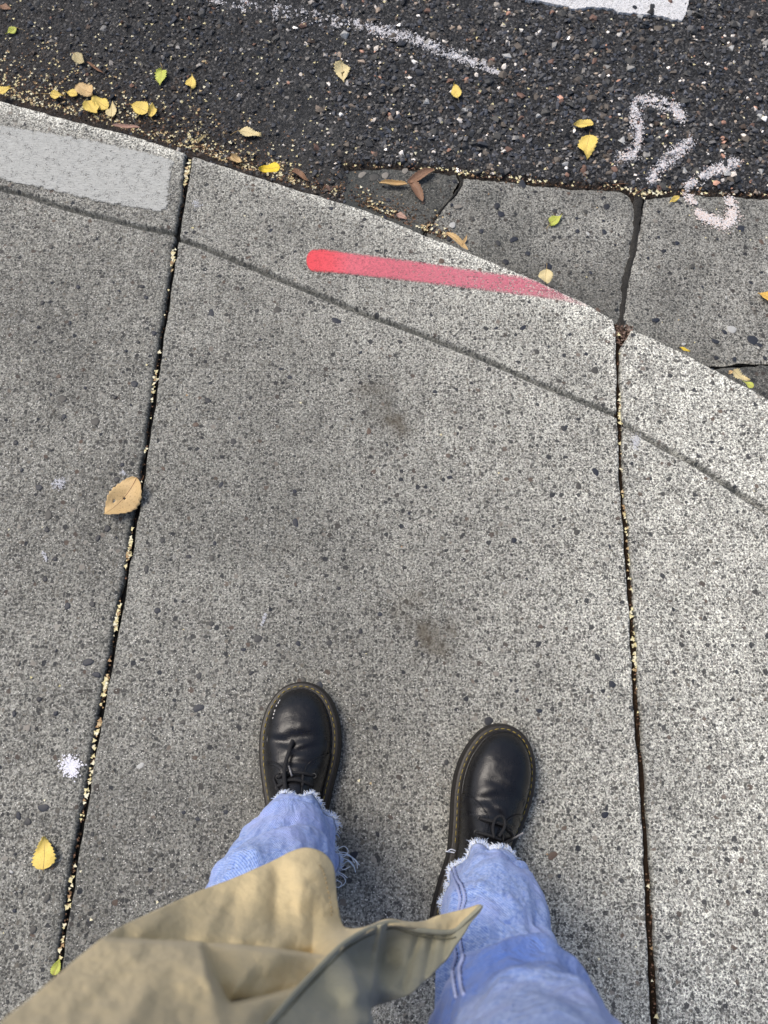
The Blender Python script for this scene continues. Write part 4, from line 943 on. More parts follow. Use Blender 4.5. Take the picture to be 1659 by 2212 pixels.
# three-armed curled brown leaf
rt = empty('curled_leaf', tuple(at(882, 398, ZG)), label='large brown leaf curled into three arms on the dark gutter slab', cat='leaf')
for (b_, t_, w_, c_, rl, sd_) in (((880, 401), (819, 398), 20, 'tan', 1.5, 50), ((880, 398), (938, 368), 24, 'brown', .9, 51), ((884, 392), (913, 437), 25, 'brown', 1.0, 52)):
    o = leaf(b_, t_, w_, c_, 'x', seed=sd_, roll=rl, shape='o', z=ZG+.004)
    for ch in list(o.children):
        wm = Vector(o.location); ch.parent = rt; ch.location = wm-Vector(rt.location)
        if ch.name.startswith('blade'): ch.name = 'arm'
    bpy.data.objects.remove(o)
for px, py, a, L in ((430, 318, .2, 26), (498, 345, -.6, 26), (1385, 412, .6, 34), (700, 405, 1.2, 20), (280, 226, 0, 22), (1340, 398, .1, 36)):
    z, kd = base_height(px, py); p = at(px, py, z+.002); d = np.array([math.cos(a), math.sin(a), 0])*L*.00045; mb = MB()
    mb.tube(np.array([-d, d*.1+np.array([0, 0, .001]), d]), [.0007, .0009, .0005], 5); root = mb.build('twig', M_stem_b); root.location = p
    tag(root, {430: 'short brown twig at the top of the left joint', 498: 'pale straw twig in the kerb litter', 1385: 'brown twig at the top of the tarry crack', 700: 'short twig on the kerb litter right of the bright yellow leaf', 280: 'dark brown twig left of the golden leaf pair', 1340: 'thin twig along the gutter edge'}[px], 'twig')
# ------------------------------------------------------------------ PERSON
person = empty('person', (0, -.15, 0), label='person looking down at their own feet, in tan coat, frayed blue jeans and black shoes', cat='person')
PO = np.array([0, -.15, 0.])
def pmesh(name, V, F, mat, parent=None, **k):
    o = mesh(name, np.asarray(V)-PO, F, mat, parent=parent or person, **k); return o
def pbuild(mb, name, mat, parent, smooth=True, cols=False):
    mb.V = [q-PO for q in mb.V]; return mb.build(name, mat, parent, smooth, cols)
def leather():
    m, nt, b = new_mat('black_leather', .30, .45); N = NT(nt); P = N.pos()
    n1 = N.noise(P, 60, 5, .6).outputs[0]; n2 = N.noise(P, 700, 3, .6).outputs[0]; sc = N.noise(P, 240, 6, .85).outputs[0]
    N.l(N.mix(n1, (.004, .004, .005), (.009, .009, .011)), b.inputs['Base Color'])
    r = N.m('MULTIPLY_ADD', n1, .16, .20); r = N.m('ADD', r, N.m('MULTIPLY', N.m('GREATER_THAN', sc, .64), .18)); N.l(r, b.inputs['Roughness'])
    N.l(N.bump(N.m('ADD', n2, N.m('MULTIPLY', n1, 3)), .22, .0012), b.inputs['Normal']); return m
M_lea = leather()
M_sole = flat_mat('black_rubber_sole', (.016, .014, .013), .5, .35, 300, .4)
M_welt = flat_mat('welt_edge', (.018, .015, .012), .42, .4, 300, .4)
M_thread = flat_mat('yellow_thread', (.33, .25, .06), .6, .2, 900, .25)
M_lace = flat_mat('black_lace', (.020, .020, .022), .7, .25, 1200, .5, .9, .0008)
M_eye = flat_mat('dark_eyelet', (.03, .03, .03), .35, .5, 400, .2)
M_agl = flat_mat('lace_tip', (.20, .20, .21), .25, .6, 400, .2)
OUT = np.array([(0, 0), (24, 8), (35, 30), (37, 70), (36, 110), (44, 150), (54, 190), (57, 222), (53, 252), (40, 282), (20, 299), (-4, 304), (-30, 295), (-50, 270), (-60, 235), (-60, 195), (-54, 155), (-45, 110), (-39, 70), (-35, 30), (-23, 8)], float)/1000
OUTL = resample(smooth_line(OUT, 210, True), 241)[:-1]
def inset(Lp, d):
    T = np.roll(Lp, -2, 0)-np.roll(Lp, 2, 0); T /= np.linalg.norm(T, axis=1)[:, None]; N_ = np.stack([-T[:, 1], T[:, 0]], 1); return Lp+N_*d
def shoe(tip, heel, mirror, label, creases, quarters, laces, eyelets, aglets, stitch_lines):
    hx, hy = heel; ang = math.atan2(tip[1]-hy, tip[0]-hx)-PI/2; c, s_ = math.cos(ang), math.sin(ang); sc = math.hypot(tip[0]-hx, tip[1]-hy)/.304
    def TW(V):
        V = np.asarray(V, float)*np.array([-.95 if mirror else 1, 1, 1])*sc; return np.stack([V[:, 0]*c-V[:, 1]*s_+hx, V[:, 0]*s_+V[:, 1]*c+hy, V[:, 2]], 1)
    flip = (lambda F: F[:, ::-1]) if mirror else (lambda F: F)
    # upper: one dome, lofted from heel to toe
    In = inset(OUTL, .0108); In[:, 0] -= .0015; ytop = In[:, 1].max(); ybot = In[:, 1].min()
    k0 = int(np.argmin(In[:, 1])); k1 = int(np.argmax(In[:, 1])); ring = np.roll(In, -k0, 0); k1 = (k1-k0) % len(In)
    rc = ring[:k1+1]; lc = np.vstack([ring[k1:], ring[:1]])[::-1]     # right (medial) chain, left chain, both heel to toe
    q = np.linspace(0, 1, 190); ys_ = ybot+(ytop-ybot)*(.5-.5*np.cos(PI*q)); ys_[0] += 1e-5; ys_[-1] -= 1e-5
    xr = np.interp(ys_, rc[:, 1], rc[:, 0]); xl = np.interp(ys_, lc[:, 1], lc[:, 0])
    Hh = np.interp(ys_, [0, .02, .06, .10, .13, .16, .18, .20, .225, .25, .27, .29], [.085, .108, .118, .112, .098, .083, .074, .069, .066, .064, .061, .056])
    Hh = np.convolve(np.pad(Hh, 6, 'edge'), np.ones(13)/13, 'valid')
    z0 = .031; toe = np.clip((ys_-.235)/(ytop-.235), 0, 1); Hh = z0+(Hh-z0)*np.sqrt(np.clip(1-toe**2.7, 0, 1)); hl = np.clip((.03-ys_)/.03, 0, 1); Hh = z0+(Hh-z0)*np.sqrt(np.clip(1-hl**3, 0, 1))
    na = 110; A_ = np.linspace(0, PI, na); V = np.zeros((190, na, 3))
    for i in range(190):
        xc = (xr[i]+xl[i])/2; w = (xr[i]-xl[i])/2; n_ = 2.35; f = 1.035 if .2 < ys_[i] < .3 else 1.0
        ca = np.sign(np.cos(A_))*abs(np.cos(A_))**(2/n_); sa = np.sin(A_)**(2/n_)
        ridge = np.interp(ys_[i], [.05, .15, .2, .25], [.55, .4, .15, 0])     # the instep is narrower above
        V[i, :, 0] = xc+w*ca*(1-ridge*.45*sa**1.5); V[i, :, 1] = ys_[i]; V[i, :, 2] = z0+(Hh[i]-z0)*sa
    for (yc, dx, dep, wd, slope) in creases:
        cx = V[..., 0]; yy = yc+slope*cx-3.5*(cx-dx)**2; m_ = np.exp(-((V[..., 1]-yy)/wd)**2)*np.exp(-((cx-dx)/.030)**2)*(V[..., 2] > .05)
        V[..., 2] -= dep*m_; m2 = np.exp(-((V[..., 1]-yy-1.7*wd)/(wd*1.2))**2)*np.exp(-((cx-dx)/.03)**2)*(V[..., 2] > .05); V[..., 2] += dep*.5*m2
    V[..., 2] += (fnoise(V[..., 0]+2, V[..., 1]+2, 40, 3 if mirror else 6, 3)-.5)*.0018*np.clip((V[..., 2]-.04)/.02, 0, 1)
    Vw = TW(V.reshape(-1, 3)); F = flip(gridF(190, na)); up = pmesh('shoe', Vw, F, M_lea); up['label'] = label
    tri = np.vstack([F[:, [0, 1, 2]], F[:, [0, 2, 3]]]); bv = BVHTree.FromPolygons([tuple(p) for p in Vw], [tuple(int(a) for a in f) for f in tri], all_triangles=True)
    def hit(px, py, off=.001):
        d = Vector(ray(px, py)).normalized(); h = bv.ray_cast(Vector((0, 0, H)), d)
        if h[0] is None: return None
        n_ = h[1] if h[1].dot(d) < 0 else -h[1]; return np.array(h[0]+n_*off)
    # sole, welt
    def rings(spec):
        Vs = []
        for d, z in spec: I = inset(OUTL, d); Vs.append(np.c_[I, np.full(len(I), z)])
        Vr = TW(np.vstack(Vs)); n = len(OUTL); return Vr, flip(gridF(len(spec), n, True))
    Vr, Fr = rings([(.03, .001), (.004, .001), (-.001, .004), (-.0022, .008), (-.001, .0095), (-.002, .011), (-.0008, .0135), (-.0016, .015), (-.0004, .0175), (-.0010, .019), (.0002, .0235), (.0014, .0255)])
    so = pmesh('sole', Vr, Fr, M_sole, up); so.location = (0, 0, 0)
    Vr, Fr = rings([(.0012, .0250), (.0008, .0275), (.0018, .0295), (.0036, .0300), (.0075, .0300), (.0105, .0305), (.0130, .0290)])
    pmesh('welt', Vr, Fr, M_welt, up)
    mb = MB(); I = inset(OUTL, .0109); I[:, 0] -= .0015; mb.tube(TW(np.c_[np.vstack([I, I[:1]]), np.full(len(I)+1, .0318)]), .0014, 6); pbuild(mb, 'rand', M_lea, up)
    mbh = MB(); mb = MB(); I = inset(OUTL, .0068); L = np.r_[0, np.cumsum(np.linalg.norm(np.diff(I, axis=0), axis=1))]; s = 0
    while s < L[-1]-.008:
        xs_ = np.interp([s, s+.002, s+.0045, s+.0066], L, I[:, 0]); y_ = np.interp([s, s+.002, s+.0045, s+.0066], L, I[:, 1])
        if y_[0] > .12 or y_[0] < .09: (mb if y_[0] > .12 else mbh).tube(TW(np.c_[xs_, y_, [.0298, .0309, .0309, .0298]]), [.0004, .00065, .00065, .0004], 5)
        s += .0092
    pbuild(mb, 'welt_stitching', M_thread, up); pbuild(mbh, 'heel_stitching', M_thread, up)
    # quarters (lace flaps) lie over the vamp
    cen = Vw[F].mean(1); cp = np.array([proj(p) for p in cen]); allV = Vw
    fn = np.cross(Vw[F[:, 1]]-Vw[F[:, 0]], Vw[F[:, 3]]-Vw[F[:, 0]]); fn /= np.linalg.norm(fn, axis=1)[:, None]+1e-12
    vn = np.zeros_like(Vw)
    for k in range(4): np.add.at(vn, F[:, k], fn)
    vn /= np.linalg.norm(vn, axis=1)[:, None]+1e-12
    camv = np.array([0, 0, H])-Vw; sgn = np.sign((vn*camv).sum(1)); sg = 1 if np.median(sgn) > 0 else -1; vn *= sg
    for Q in quarters:
        pgn = np.array(Q['poly'], float); keep = inside(cp, pgn)&((fn*sg)[:, 2] > -.2)
        ff = F[keep]; used, inv = np.unique(ff.ravel(), return_inverse=True); ff = inv.reshape(-1, 4)
        o = pmesh('lace_flap', Vw[used]+vn[used]*.0016, ff, M_lea, up)
        e = [hit(a, b, .0013) for a, b in smooth_line(np.array(Q['edge'], float), 60)]; e = [p for p in e if p is not None]
        mb = MB(); mb.tube(e, .0011, 6); pbuild(mb, 'flap_edge', M_lea, up)
    mb = MB()
    for ln in stitch_lines:
        e = [hit(a, b, .0019) for a, b in smooth_line(np.array(ln, float), 60)]; e = [p for p in e if p is not None]
        for k in range(0, len(e)-2, 3): mb.tube([e[k], (e[k]+e[k+1])/2+np.array([0, 0, .0003]), e[k+1]], .00045, 4)
    pbuild(mb, 'flap_stitching', M_lace, up)
    for (a, b) in eyelets:
        p = hit(a, b, .0022)
        if p is None: continue
        th = np.linspace(0, 2*PI, 15); mb = MB(); mb.tube([p+np.array([.0030*math.cos(t), .0030*math.sin(t), 0]) for t in th], .0008, 5); pbuild(mb, 'eyelet', M_eye, up)
    for pts_, r in laces:
        P3 = []
        for q_ in smooth_line(np.array([(a, b, z) for a, b, z in pts_], float), 36):
            h = hit(q_[0], q_[1], .0022)
            if h is None: h = at(q_[0], q_[1], .09)
            d = np.array([0, 0, H])-h; d /= np.linalg.norm(d); P3.append(h+d*q_[2])
        mb = MB(); mb.tube(P3, r, 8); pbuild(mb, 'lace', M_lace, up)
    for a, b, z in aglets:
        P3 = [];
        for q_ in (a, b):
            h = hit(q_[0], q_[1], .002); h = at(q_[0], q_[1], .09) if h is None else h; d = np.array([0, 0, H])-h; d /= np.linalg.norm(d); P3.append(h+d*z)
        mb = MB(); mb.tube([P3[0], (P3[0]+P3[1])/2, P3[1]], .0013, 8); pbuild(mb, 'lace_tip', M_agl, up)
    return up, bv, hit
SL_, _b, hitL = shoe((-.1235, .1345), (-.118, -.170), False, 'left black leather shoe with yellow welt stitching, scuffed at the toe',
     [(.222, -.004, .0035, .009, .08), (.203, .012, .0022, .005, .3), (.188, .008, .0020, .005, -.2), (.176, .0, .0014, .004, .2), (.210, -.03, .0018, .006, -.3)],
     [dict(poly=[(712, 1626), (701, 1630), (684, 1638), (669, 1647), (660, 1660), (656, 1680), (652, 1700), (640, 1800), (790, 1800), (790, 1626)], edge=[(703, 1630), (684, 1638), (669, 1647), (660, 1660), (656, 1680), (652, 1700), (645, 1760)]),
      dict(poly=[(540, 1640), (574, 1647), (594, 1648), (608, 1657), (617, 1673), (620, 1697), (622, 1800), (520, 1800)], edge=[(572, 1646), (594, 1648), (608, 1657), (617, 1673), (620, 1697), (622, 1740)])],
     [([(603, 1681, .0), (612, 1674, .002), (624, 1671, .003), (650, 1671, .003), (675, 1676, .0)], .0021), ([(603, 1700, .0), (624, 1687, .002), (648, 1688, .002), (672, 1697, .0)], .0021), ([(654, 1674, .001), (653, 1685, .001), (652, 1699, .001)], .0019),
      ([(621, 1730, .006), (616, 1690, .007), (616, 1660, .009), (623, 1630, .008), (633, 1600, .003)], .0030), ([(633, 1600, .003), (630, 1612, .004)], .0030), ([(606, 1672, .001), (598, 1674, .002), (594, 1684, .002), (600, 1700, .002), (607, 1716, .002)], .0018)],
     [(676, 1676), (603, 1681), (602, 1702)], [((624, 1656), (631, 1678), .006)],
     [[(700, 1636), (686, 1643), (674, 1651), (666, 1662), (661, 1682), (658, 1700)], [(566, 1652), (590, 1654), (603, 1662), (611, 1676)]])
shoe((.1850, .0715), (.0880, -.2200), True, 'right black leather shoe turned outwards with looped lace',
     [(.200, .0, .0030, .008, -.35), (.178, .004, .0022, .006, -.3), (.222, -.02, .0022, .006, .3), (.190, -.02, .0018, .005, .5)],
     [dict(poly=[(960, 1712), (1003, 1714), (1013, 1717), (1024, 1725), (1040, 1742), (1051, 1758), (1055, 1774), (1053, 1792), (1046, 1830), (1040, 1950), (900, 1950), (930, 1750)], edge=[(1005, 1714), (1024, 1725), (1040, 1742), (1051, 1758), (1055, 1774), (1053, 1792), (1046, 1830)]),
      dict(poly=[(1180, 1758), (1139, 1761), (1115, 1761), (1098, 1770), (1087, 1786), (1085, 1830), (1085, 1950), (1230, 1950)], edge=[(1141, 1761), (1115, 1761), (1098, 1770), (1087, 1786), (1085, 1830)])],
     [([(1038, 1770, .0), (1050, 1773, .002), (1066, 1777, .003), (1084, 1782, .002), (1100, 1790, 0)], .0022), ([(1031, 1800, .0), (1045, 1803, .002), (1062, 1808, .003), (1080, 1815, .0)], .0022),
      ([(1066, 1812, .004), (1064, 1790, .006), (1070, 1770, .007), (1081, 1765, .008), (1088, 1773, .008), (1087, 1789, .007), (1076, 1808, .005)], .0021), ([(1078, 1830, .006), (1090, 1820, .007), (1103, 1812, .006)], .0024), ([(1092, 1790, .002), (1100, 1796, .004), (1105, 1804, .003), (1102, 1812, .001)], .0012)],
     [(1038, 1770), (1031, 1800), (1104, 1798)], [((1101, 1813), (1131, 1799), .006)],
     [[(1008, 1721), (1022, 1731), (1036, 1748), (1046, 1762), (1049, 1780), (1046, 1800)], [(1000, 1735), (1010, 1728), (1016, 1738), (1022, 1744)], [(1120, 1767), (1122, 1785), (1122, 1797)]])

mb = MB()
for a_, b_, l_ in ((603, 1516, 5), (599, 1523, 4), (595, 1533, 6), (593, 1541, 4), (591, 1550, 3), (606, 1512, 3)):
    q0, q1 = hitL(a_, b_, .0006), hitL(a_-2, b_+l_, .0006)
    if q0 is not None and q1 is not None: mb.tube([q0, (q0+q1)/2, q1], [.0005, .0009, .0004], 5)
pbuild(mb, 'white_scuffs', flat_mat('scuffed_white', (.75, .72, .68), .6, .3), SL_)
# ---- legs and trunk: one continuous body inside the clothes
BVx = [((0, -.235, .95), .10), ((0, -.25, 1.10), .10), ((0, -.26, 1.24), .11), ((-.09, -.235, .86), .055), ((-.112, -.225, .5), .026), ((-.116, -.125, .10), .028), ((-.120, -.03, .043), .016), ((.09, -.235, .86), .055), ((.108, -.225, .5), .03), ((.106, -.175, .10), .026), ((.140, -.06, .043), .015), ((-.117, -.15, .055), .022), ((.10, -.195, .055), .022)]
BE = [(0, 1), (1, 2), (0, 3), (3, 4), (4, 5), (5, 6), (0, 7), (7, 8), (8, 9), (9, 10), (5, 11), (9, 12)]
me = bpy.data.meshes.new('body'); me.from_pydata([tuple(np.array(p)-PO) for p, r in BVx], BE, []); body = bpy.data.objects.new('body', me); COL.objects.link(body); body.parent = person
me.materials.append(flat_mat('skin', (.5, .32, .24), .55, .3)); sk = body.modifiers.new('skin', 'SKIN'); sk.use_smooth_shade = True
for k, (p, r) in enumerate(BVx): me.skin_vertices[0].data[k].radius = (r, r)
me.skin_vertices[0].data[0].use_root = True
sb = body.modifiers.new('sub', 'SUBSURF'); sb.levels = 1; sb.render_levels = 2

# ---- jeans
def denim():
    m, nt, b = new_mat('washed_denim', .9, .15); N = NT(nt); P = N.pos(); uvn = N.n('UVMap')
    s = N.n('SeparateXYZ'); N.l(uvn.outputs[0], s.inputs[0]); nzw = N.noise(P, 60, 2).outputs[0]
    ph = N.m('ADD', N.m('ADD', N.m('MULTIPLY', s.outputs[0], 1900.0), N.m('MULTIPLY', s.outputs[1], 1900.0)), N.m('MULTIPLY', nzw, 3.0)); tw = N.m('MULTIPLY_ADD', N.m('SINE', ph), .5, .5)
    n1 = N.noise(P, 800, 4, .8).outputs[0]; n2 = N.noise(P, 14, 4, .6).outputs[0]; n3 = N.noise(P, 260, 4, .75).outputs[0]
    f = N.m('ADD', N.m('MULTIPLY', tw, .27), N.m('MULTIPLY', n3, 2.2)); f = N.m('SUBTRACT', f, .74)
    c = N.mix(N.m('MINIMUM', f, 1.0), (.09, .19, .62), (.52, .66, .98)); c = N.mix(N.m('MULTIPLY', N.m('SUBTRACT', n2, .46), 3.5, clamp=True), c, N.mix(n1, (.30, .39, .84), (.52, .58, .92)))
    c = N.mix(N.m('MULTIPLY', N.attr('knee_shade'), 1.15, clamp=True), c, N.mix(n3, (.06, .14, .46), (.16, .28, .74))); fr = N.attr('fray'); c = N.mix(fr, c, (.62, .70, .92))  # shade of the knee fold mixed into the denim colour as darker blue
    N.l(c, b.inputs['Base Color']); wk = N.noise(P, 24, 3, .55, 1.2).outputs[0]; bb_ = N.bump(wk, .8, .012); N.l(N.bump(N.m('ADD', N.m('MULTIPLY', tw, .8), N.m('MULTIPLY', n3, 1.5)), .7, .0010, bb_), b.inputs['Normal']); b.inputs['Sheen Weight'].default_value = .25; return m
M_den = denim()
def leg(levels, fold, seed):
    Lv = np.array(levels, float); zs = Lv[:, 0]; zz = np.r_[np.arange(zs[0], zs[0]+.06, .0022), np.arange(zs[0]+.06, .62, .0045), np.arange(.63, zs[-1]+.001, .012)]
    nA = 150; a = np.linspace(0, 2*PI, nA, endpoint=False)
    from_ = smooth_line(Lv, 120); par = np.stack([np.interp(zz, from_[:, 0], from_[:, k]) for k in range(6)], 1)
    V = np.zeros((len(zz), nA, 3)); UV = np.zeros((len(zz), nA, 2))
    for i, (z, cx, cy, rx, ry, tl) in enumerate(par):
        h = z-zs[0]; w = np.zeros(nA)
        for (az, zc, wa, wz, amp, sl) in fold:    # folds: angle, height, widths, amplitude, slope
            da = (a-az+PI) % (2*PI)-PI; w += amp*np.exp(-(da/wa)**2)*np.exp(-((z-zc-sl*da)/wz)**2)
        w += (fnoise(a*1.6+seed, np.full(nA, z*14), 1, seed, 4)-.5)*.010*np.minimum(1, .5+h*4)
        w += (fnoise(np.cos(a)*2+seed+3, np.sin(a)*2+z*9+5, 1.6, seed+3, 4)-.5)*.014
        w += .0025*np.sin(a*9+seed+z*20)*math.exp(-h/.03)
        V[i, :, 0] = cx+(rx+w)*np.cos(a); V[i, :, 1] = cy+(ry+w)*np.sin(a); V[i, :, 2] = z+tl*np.sin(a)+(.002*np.sin(a*13+seed))*math.exp(-h/.01)
        UV[i, :, 0] = np.minimum(a, 2*PI-a)*.075; UV[i, :, 1] = z
    fr = np.repeat(np.exp(-(zz-zs[0])/.006)*.8, nA); knee_sh = (np.exp(-((zz-.51)/.048)**4)[:, None]*np.clip(.9-.8*np.cos(a)[None], 0, 1.3)*np.clip(.75+.8*(fnoise(np.tile(np.cos(a)*3+4, (len(zz), 1)), zz[:, None]*8+0*a[None], 1, 3)-.3), 0, 1)).ravel(); return V, UV.reshape(-1, 2), np.stack([fr, knee_sh], 1)  # second value: painted shadow band round the knee, stronger on the left
LR = [(.070, .1345, -.158, .053, .073, .048), (.110, .134, -.160, .056, .072, .045), (.20, .129, -.160, .061, .068, .03), (.29, .119, -.176, .063, .054, .014), (.35, .116, -.202, .065, .044, 0), (.395, .112, -.222, .064, .034, 0), (.424, .110, -.226, .064, .038, 0), (.434, .110, -.216, .073, .064, 0), (.447, .110, -.212, .076, .074, 0), (.475, .109, -.210, .075, .077, 0), (.52, .108, -.212, .073, .075, 0), (.60, .106, -.216, .077, .080, 0), (.72, .10, -.22, .082, .086, 0), (.88, .093, -.225, .092, .10, 0)]
LL = [(.070, -.117, -.096, .053, .073, .048), (.110, -.118, -.098, .055, .074, .045), (.20, -.121, -.115, .061, .07, .03), (.30, -.126, -.14, .067, .065, .014), (.40, -.127, -.185, .068, .056, 0), (.50, -.112, -.22, .067, .060, 0), (.60, -.108, -.245, .073, .068, 0), (.72, -.10, -.25, .082, .078, 0), (.88, -.093, -.22, .092, .10, 0)]
fR = [(1.2, .485, 1.6, .014, .008, .02), (1.5, .43, 1.4, .018, -.008, -.02), (.9, .30, .9, .012, -.005, .05), (1.9, .27, .8, .014, .005, -.04), (1.0, .17, .8, .010, -.006, .03), (1.4, .15, .9, .012, .005, .02), (.2, .36, .6, .016, .006, .08), (1.7, .53, 1.2, .012, -.004, .04), (1.2, .57, 1.0, .012, .004, -.03), (.9, .105, .9, .010, -.006, .015)]
fL = [(1.2, .20, 1.0, .014, -.006, .05), (1.8, .17, .9, .012, .006, .04), (2.4, .28, .9, .014, .006, -.05), (1.4, .13, .8, .010, -.005, .02), (2.0, .35, .9, .015, -.006, .05)]
jV = []; jF = []; jU = []; jf = []; base = 0; rings_ = []
for lv, fo, sd_ in ((LL, fL, 2), (LR, fR, 9)):
    V, UV, fr = leg(lv, fo, sd_); rings_.append(V); F = gridF(V.shape[0], V.shape[1], True); jV.append(V.reshape(-1, 3)); jF.append(F+base); jU.append(UV); jf.append(fr); base += V.shape[0]*V.shape[1]
a = np.linspace(0, 2*PI, 60, endpoint=False); pv = []
for z, rx, ry in ((.82, .17, .10), (.90, .185, .125), (1.0, .165, .12), (1.05, .155, .115)): pv.append(np.stack([rx*np.cos(a), -.225+ry*np.sin(a), np.full(60, z)], 1))
pv = np.array(pv); jV.append(pv.reshape(-1, 3)); jF.append(gridF(4, 60, True)+base); jU.append(pv.reshape(-1, 3)[:, [0, 2]]); jf.append(np.zeros((240, 2)))
jV = np.vstack(jV); jF = np.vstack(jF)
jeans = pmesh('jeans', jV, jF, M_den, uv=np.vstack(jU), attrs={'fray': np.concatenate(jf)[:, 0], 'knee_shade': np.concatenate(jf)[:, 1]}); jeans['label'] = 'light blue washed jeans with frayed hems'
so = jeans.modifiers.new('thick', 'SOLIDIFY'); so.thickness = .0012; so.offset = -1
tri = np.vstack([jF[:, [0, 1, 2]], jF[:, [0, 2, 3]]]); jb = BVHTree.FromPolygons([tuple(p) for p in jV], [tuple(int(q) for q in f) for f in tri], all_triangles=True)
M_fr = tone_mat('frayed_thread', .9, .1, 900, .1)
for V, sd_ in zip(rings_, (1, 2)):
    mb = MB(); hem = V[0]; cen = hem.mean(0); n = len(hem); up_ = V[3]-V[0]
    for k in range(1300):
        t = rng.uniform(0, n); i = int(t) % n; f = t-int(t); p = hem[i]*(1-f)+hem[(i+1) % n]*f
        dn = -up_[i]/np.linalg.norm(up_[i]); out = p-cen; out[2] = 0; out /= np.linalg.norm(out); tan = np.cross(out, [0, 0, 1.])
        L = rng.uniform(.004, .0095); w1 = rng.normal(.15, .25); w2 = rng.normal(0, .6)
        d1 = dn*.35+out*.9+tan*w1; d2 = dn*.75+out*.45+tan*w2
        P3 = [p+up_[i]*.3+out*.0006, p+out*.0006, p+d1*L*.5, p+d1*L*.5+d2*L*.6]
        mb.tube(P3, [.00045, .00045, .0004, .00022], 4, c=random.choice([(.72, .80, .95), (.80, .85, .95), (.52, .64, .92), (.86, .88, .92)]), cap=False)
    o = pbuild(mb, 'frayed_hem', M_fr, jeans, True, True); tag(o, kind='stuff')
# long loose threads on the left hem
mb = MB()
for pts_ in ([(724, 1838), (742, 1828), (752, 1838), (744, 1850), (730, 1852)], [(724, 1850), (748, 1846), (766, 1856), (776, 1868)], [(726, 1856), (745, 1855), (762, 1866), (768, 1884)], [(722, 1862), (738, 1868), (752, 1860), (764, 1872)],
             [(728, 1870), (742, 1878), (756, 1872)], [(722, 1845), (736, 1862), (730, 1880), (722, 1890)], [(728, 1886), (742, 1894), (746, 1906), (734, 1916), (722, 1916)], [(726, 1882), (740, 1888), (750, 1896)], [(724, 1830), (734, 1840), (746, 1842), (758, 1850), (766, 1864)], [(724, 1852), (740, 1846), (756, 1850), (770, 1862), (772, 1876)], [(726, 1900), (738, 1908), (732, 1918)]):
    P3 = np.array([at(x_, y_, .055+.012*math.sin(k*1.9+x_)) for k, (x_, y_) in enumerate(pts_)]); mb = MB(); mb.tube(smooth_line(P3, 24), .0006, 5, c=random.choice([(.80, .84, .90), (.70, .80, .92)])); pbuild(mb, 'loose_thread', M_fr, jeans, True, True)
for pts_ in ([(982, 1842), (970, 1840), (963, 1839)], [(984, 1838), (974, 1835), (966, 1840)]):
    P3 = np.array([at(x_, y_, .09+.004*k) for k, (x_, y_) in enumerate(pts_)]); mb = MB(); mb.tube(smooth_line(P3, 18), .0008, 5, c=(.86, .88, .92)); pbuild(mb, 'loose_thread', M_fr, jeans, True, True)
# double side seam on the right leg
def jhit(px, py, off):
    d = Vector(ray(px, py)).normalized(); h = jb.ray_cast(Vector((0, 0, H)), d)
    if h[0] is None: return None
    n_ = h[1] if h[1].dot(d) < 0 else -h[1]; return np.array(h[0]+n_*off)
M_seam = flat_mat('denim_seam', (.42, .48, .76), .9, .1, 700, .35); M_seam_d = flat_mat('dark_seam_thread', (.10, .11, .20), .8, .2)
SL = [[(972, 1842), (976, 1858), (981, 1877), (987, 1897), (1000, 1920), (1004, 1943), (999, 1962), (994, 1990), (992, 2024), (996, 2050), (1000, 2070), (993, 2095), (997, 2133), (1003, 2150)],
      [(962, 1848), (966, 1865), (975, 1886), (986, 1913), (994, 1940), (991, 1964), (984, 1995), (979, 2035), (984, 2068), (978, 2095), (981, 2127), (987, 2155)]]
for ln in SL:
    mb = MB(); mbd = MB()
    e = [jhit(a_, b_, .0004) for a_, b_ in smooth_line(np.array(ln, float), 120)]; e = [p for p in e if p is not None]
    if len(e) > 3:
        mb.tube(e, .0018, 6); e2 = [jhit(a_+5, b_, .0012) for a_, b_ in smooth_line(np.array(ln, float), 120)]; e2 = [p for p in e2 if p is not None]
        for k in range(0, len(e2)-3, 3):
            if np.linalg.norm(e2[k+1]-e2[k]) < .02: mbd.tube([e2[k], e2[k+1], e2[k+2]], .00042, 4)
    pbuild(mb, 'side_seam', M_seam, jeans); pbuild(mbd, 'seam_stitching', M_seam_d, jeans)

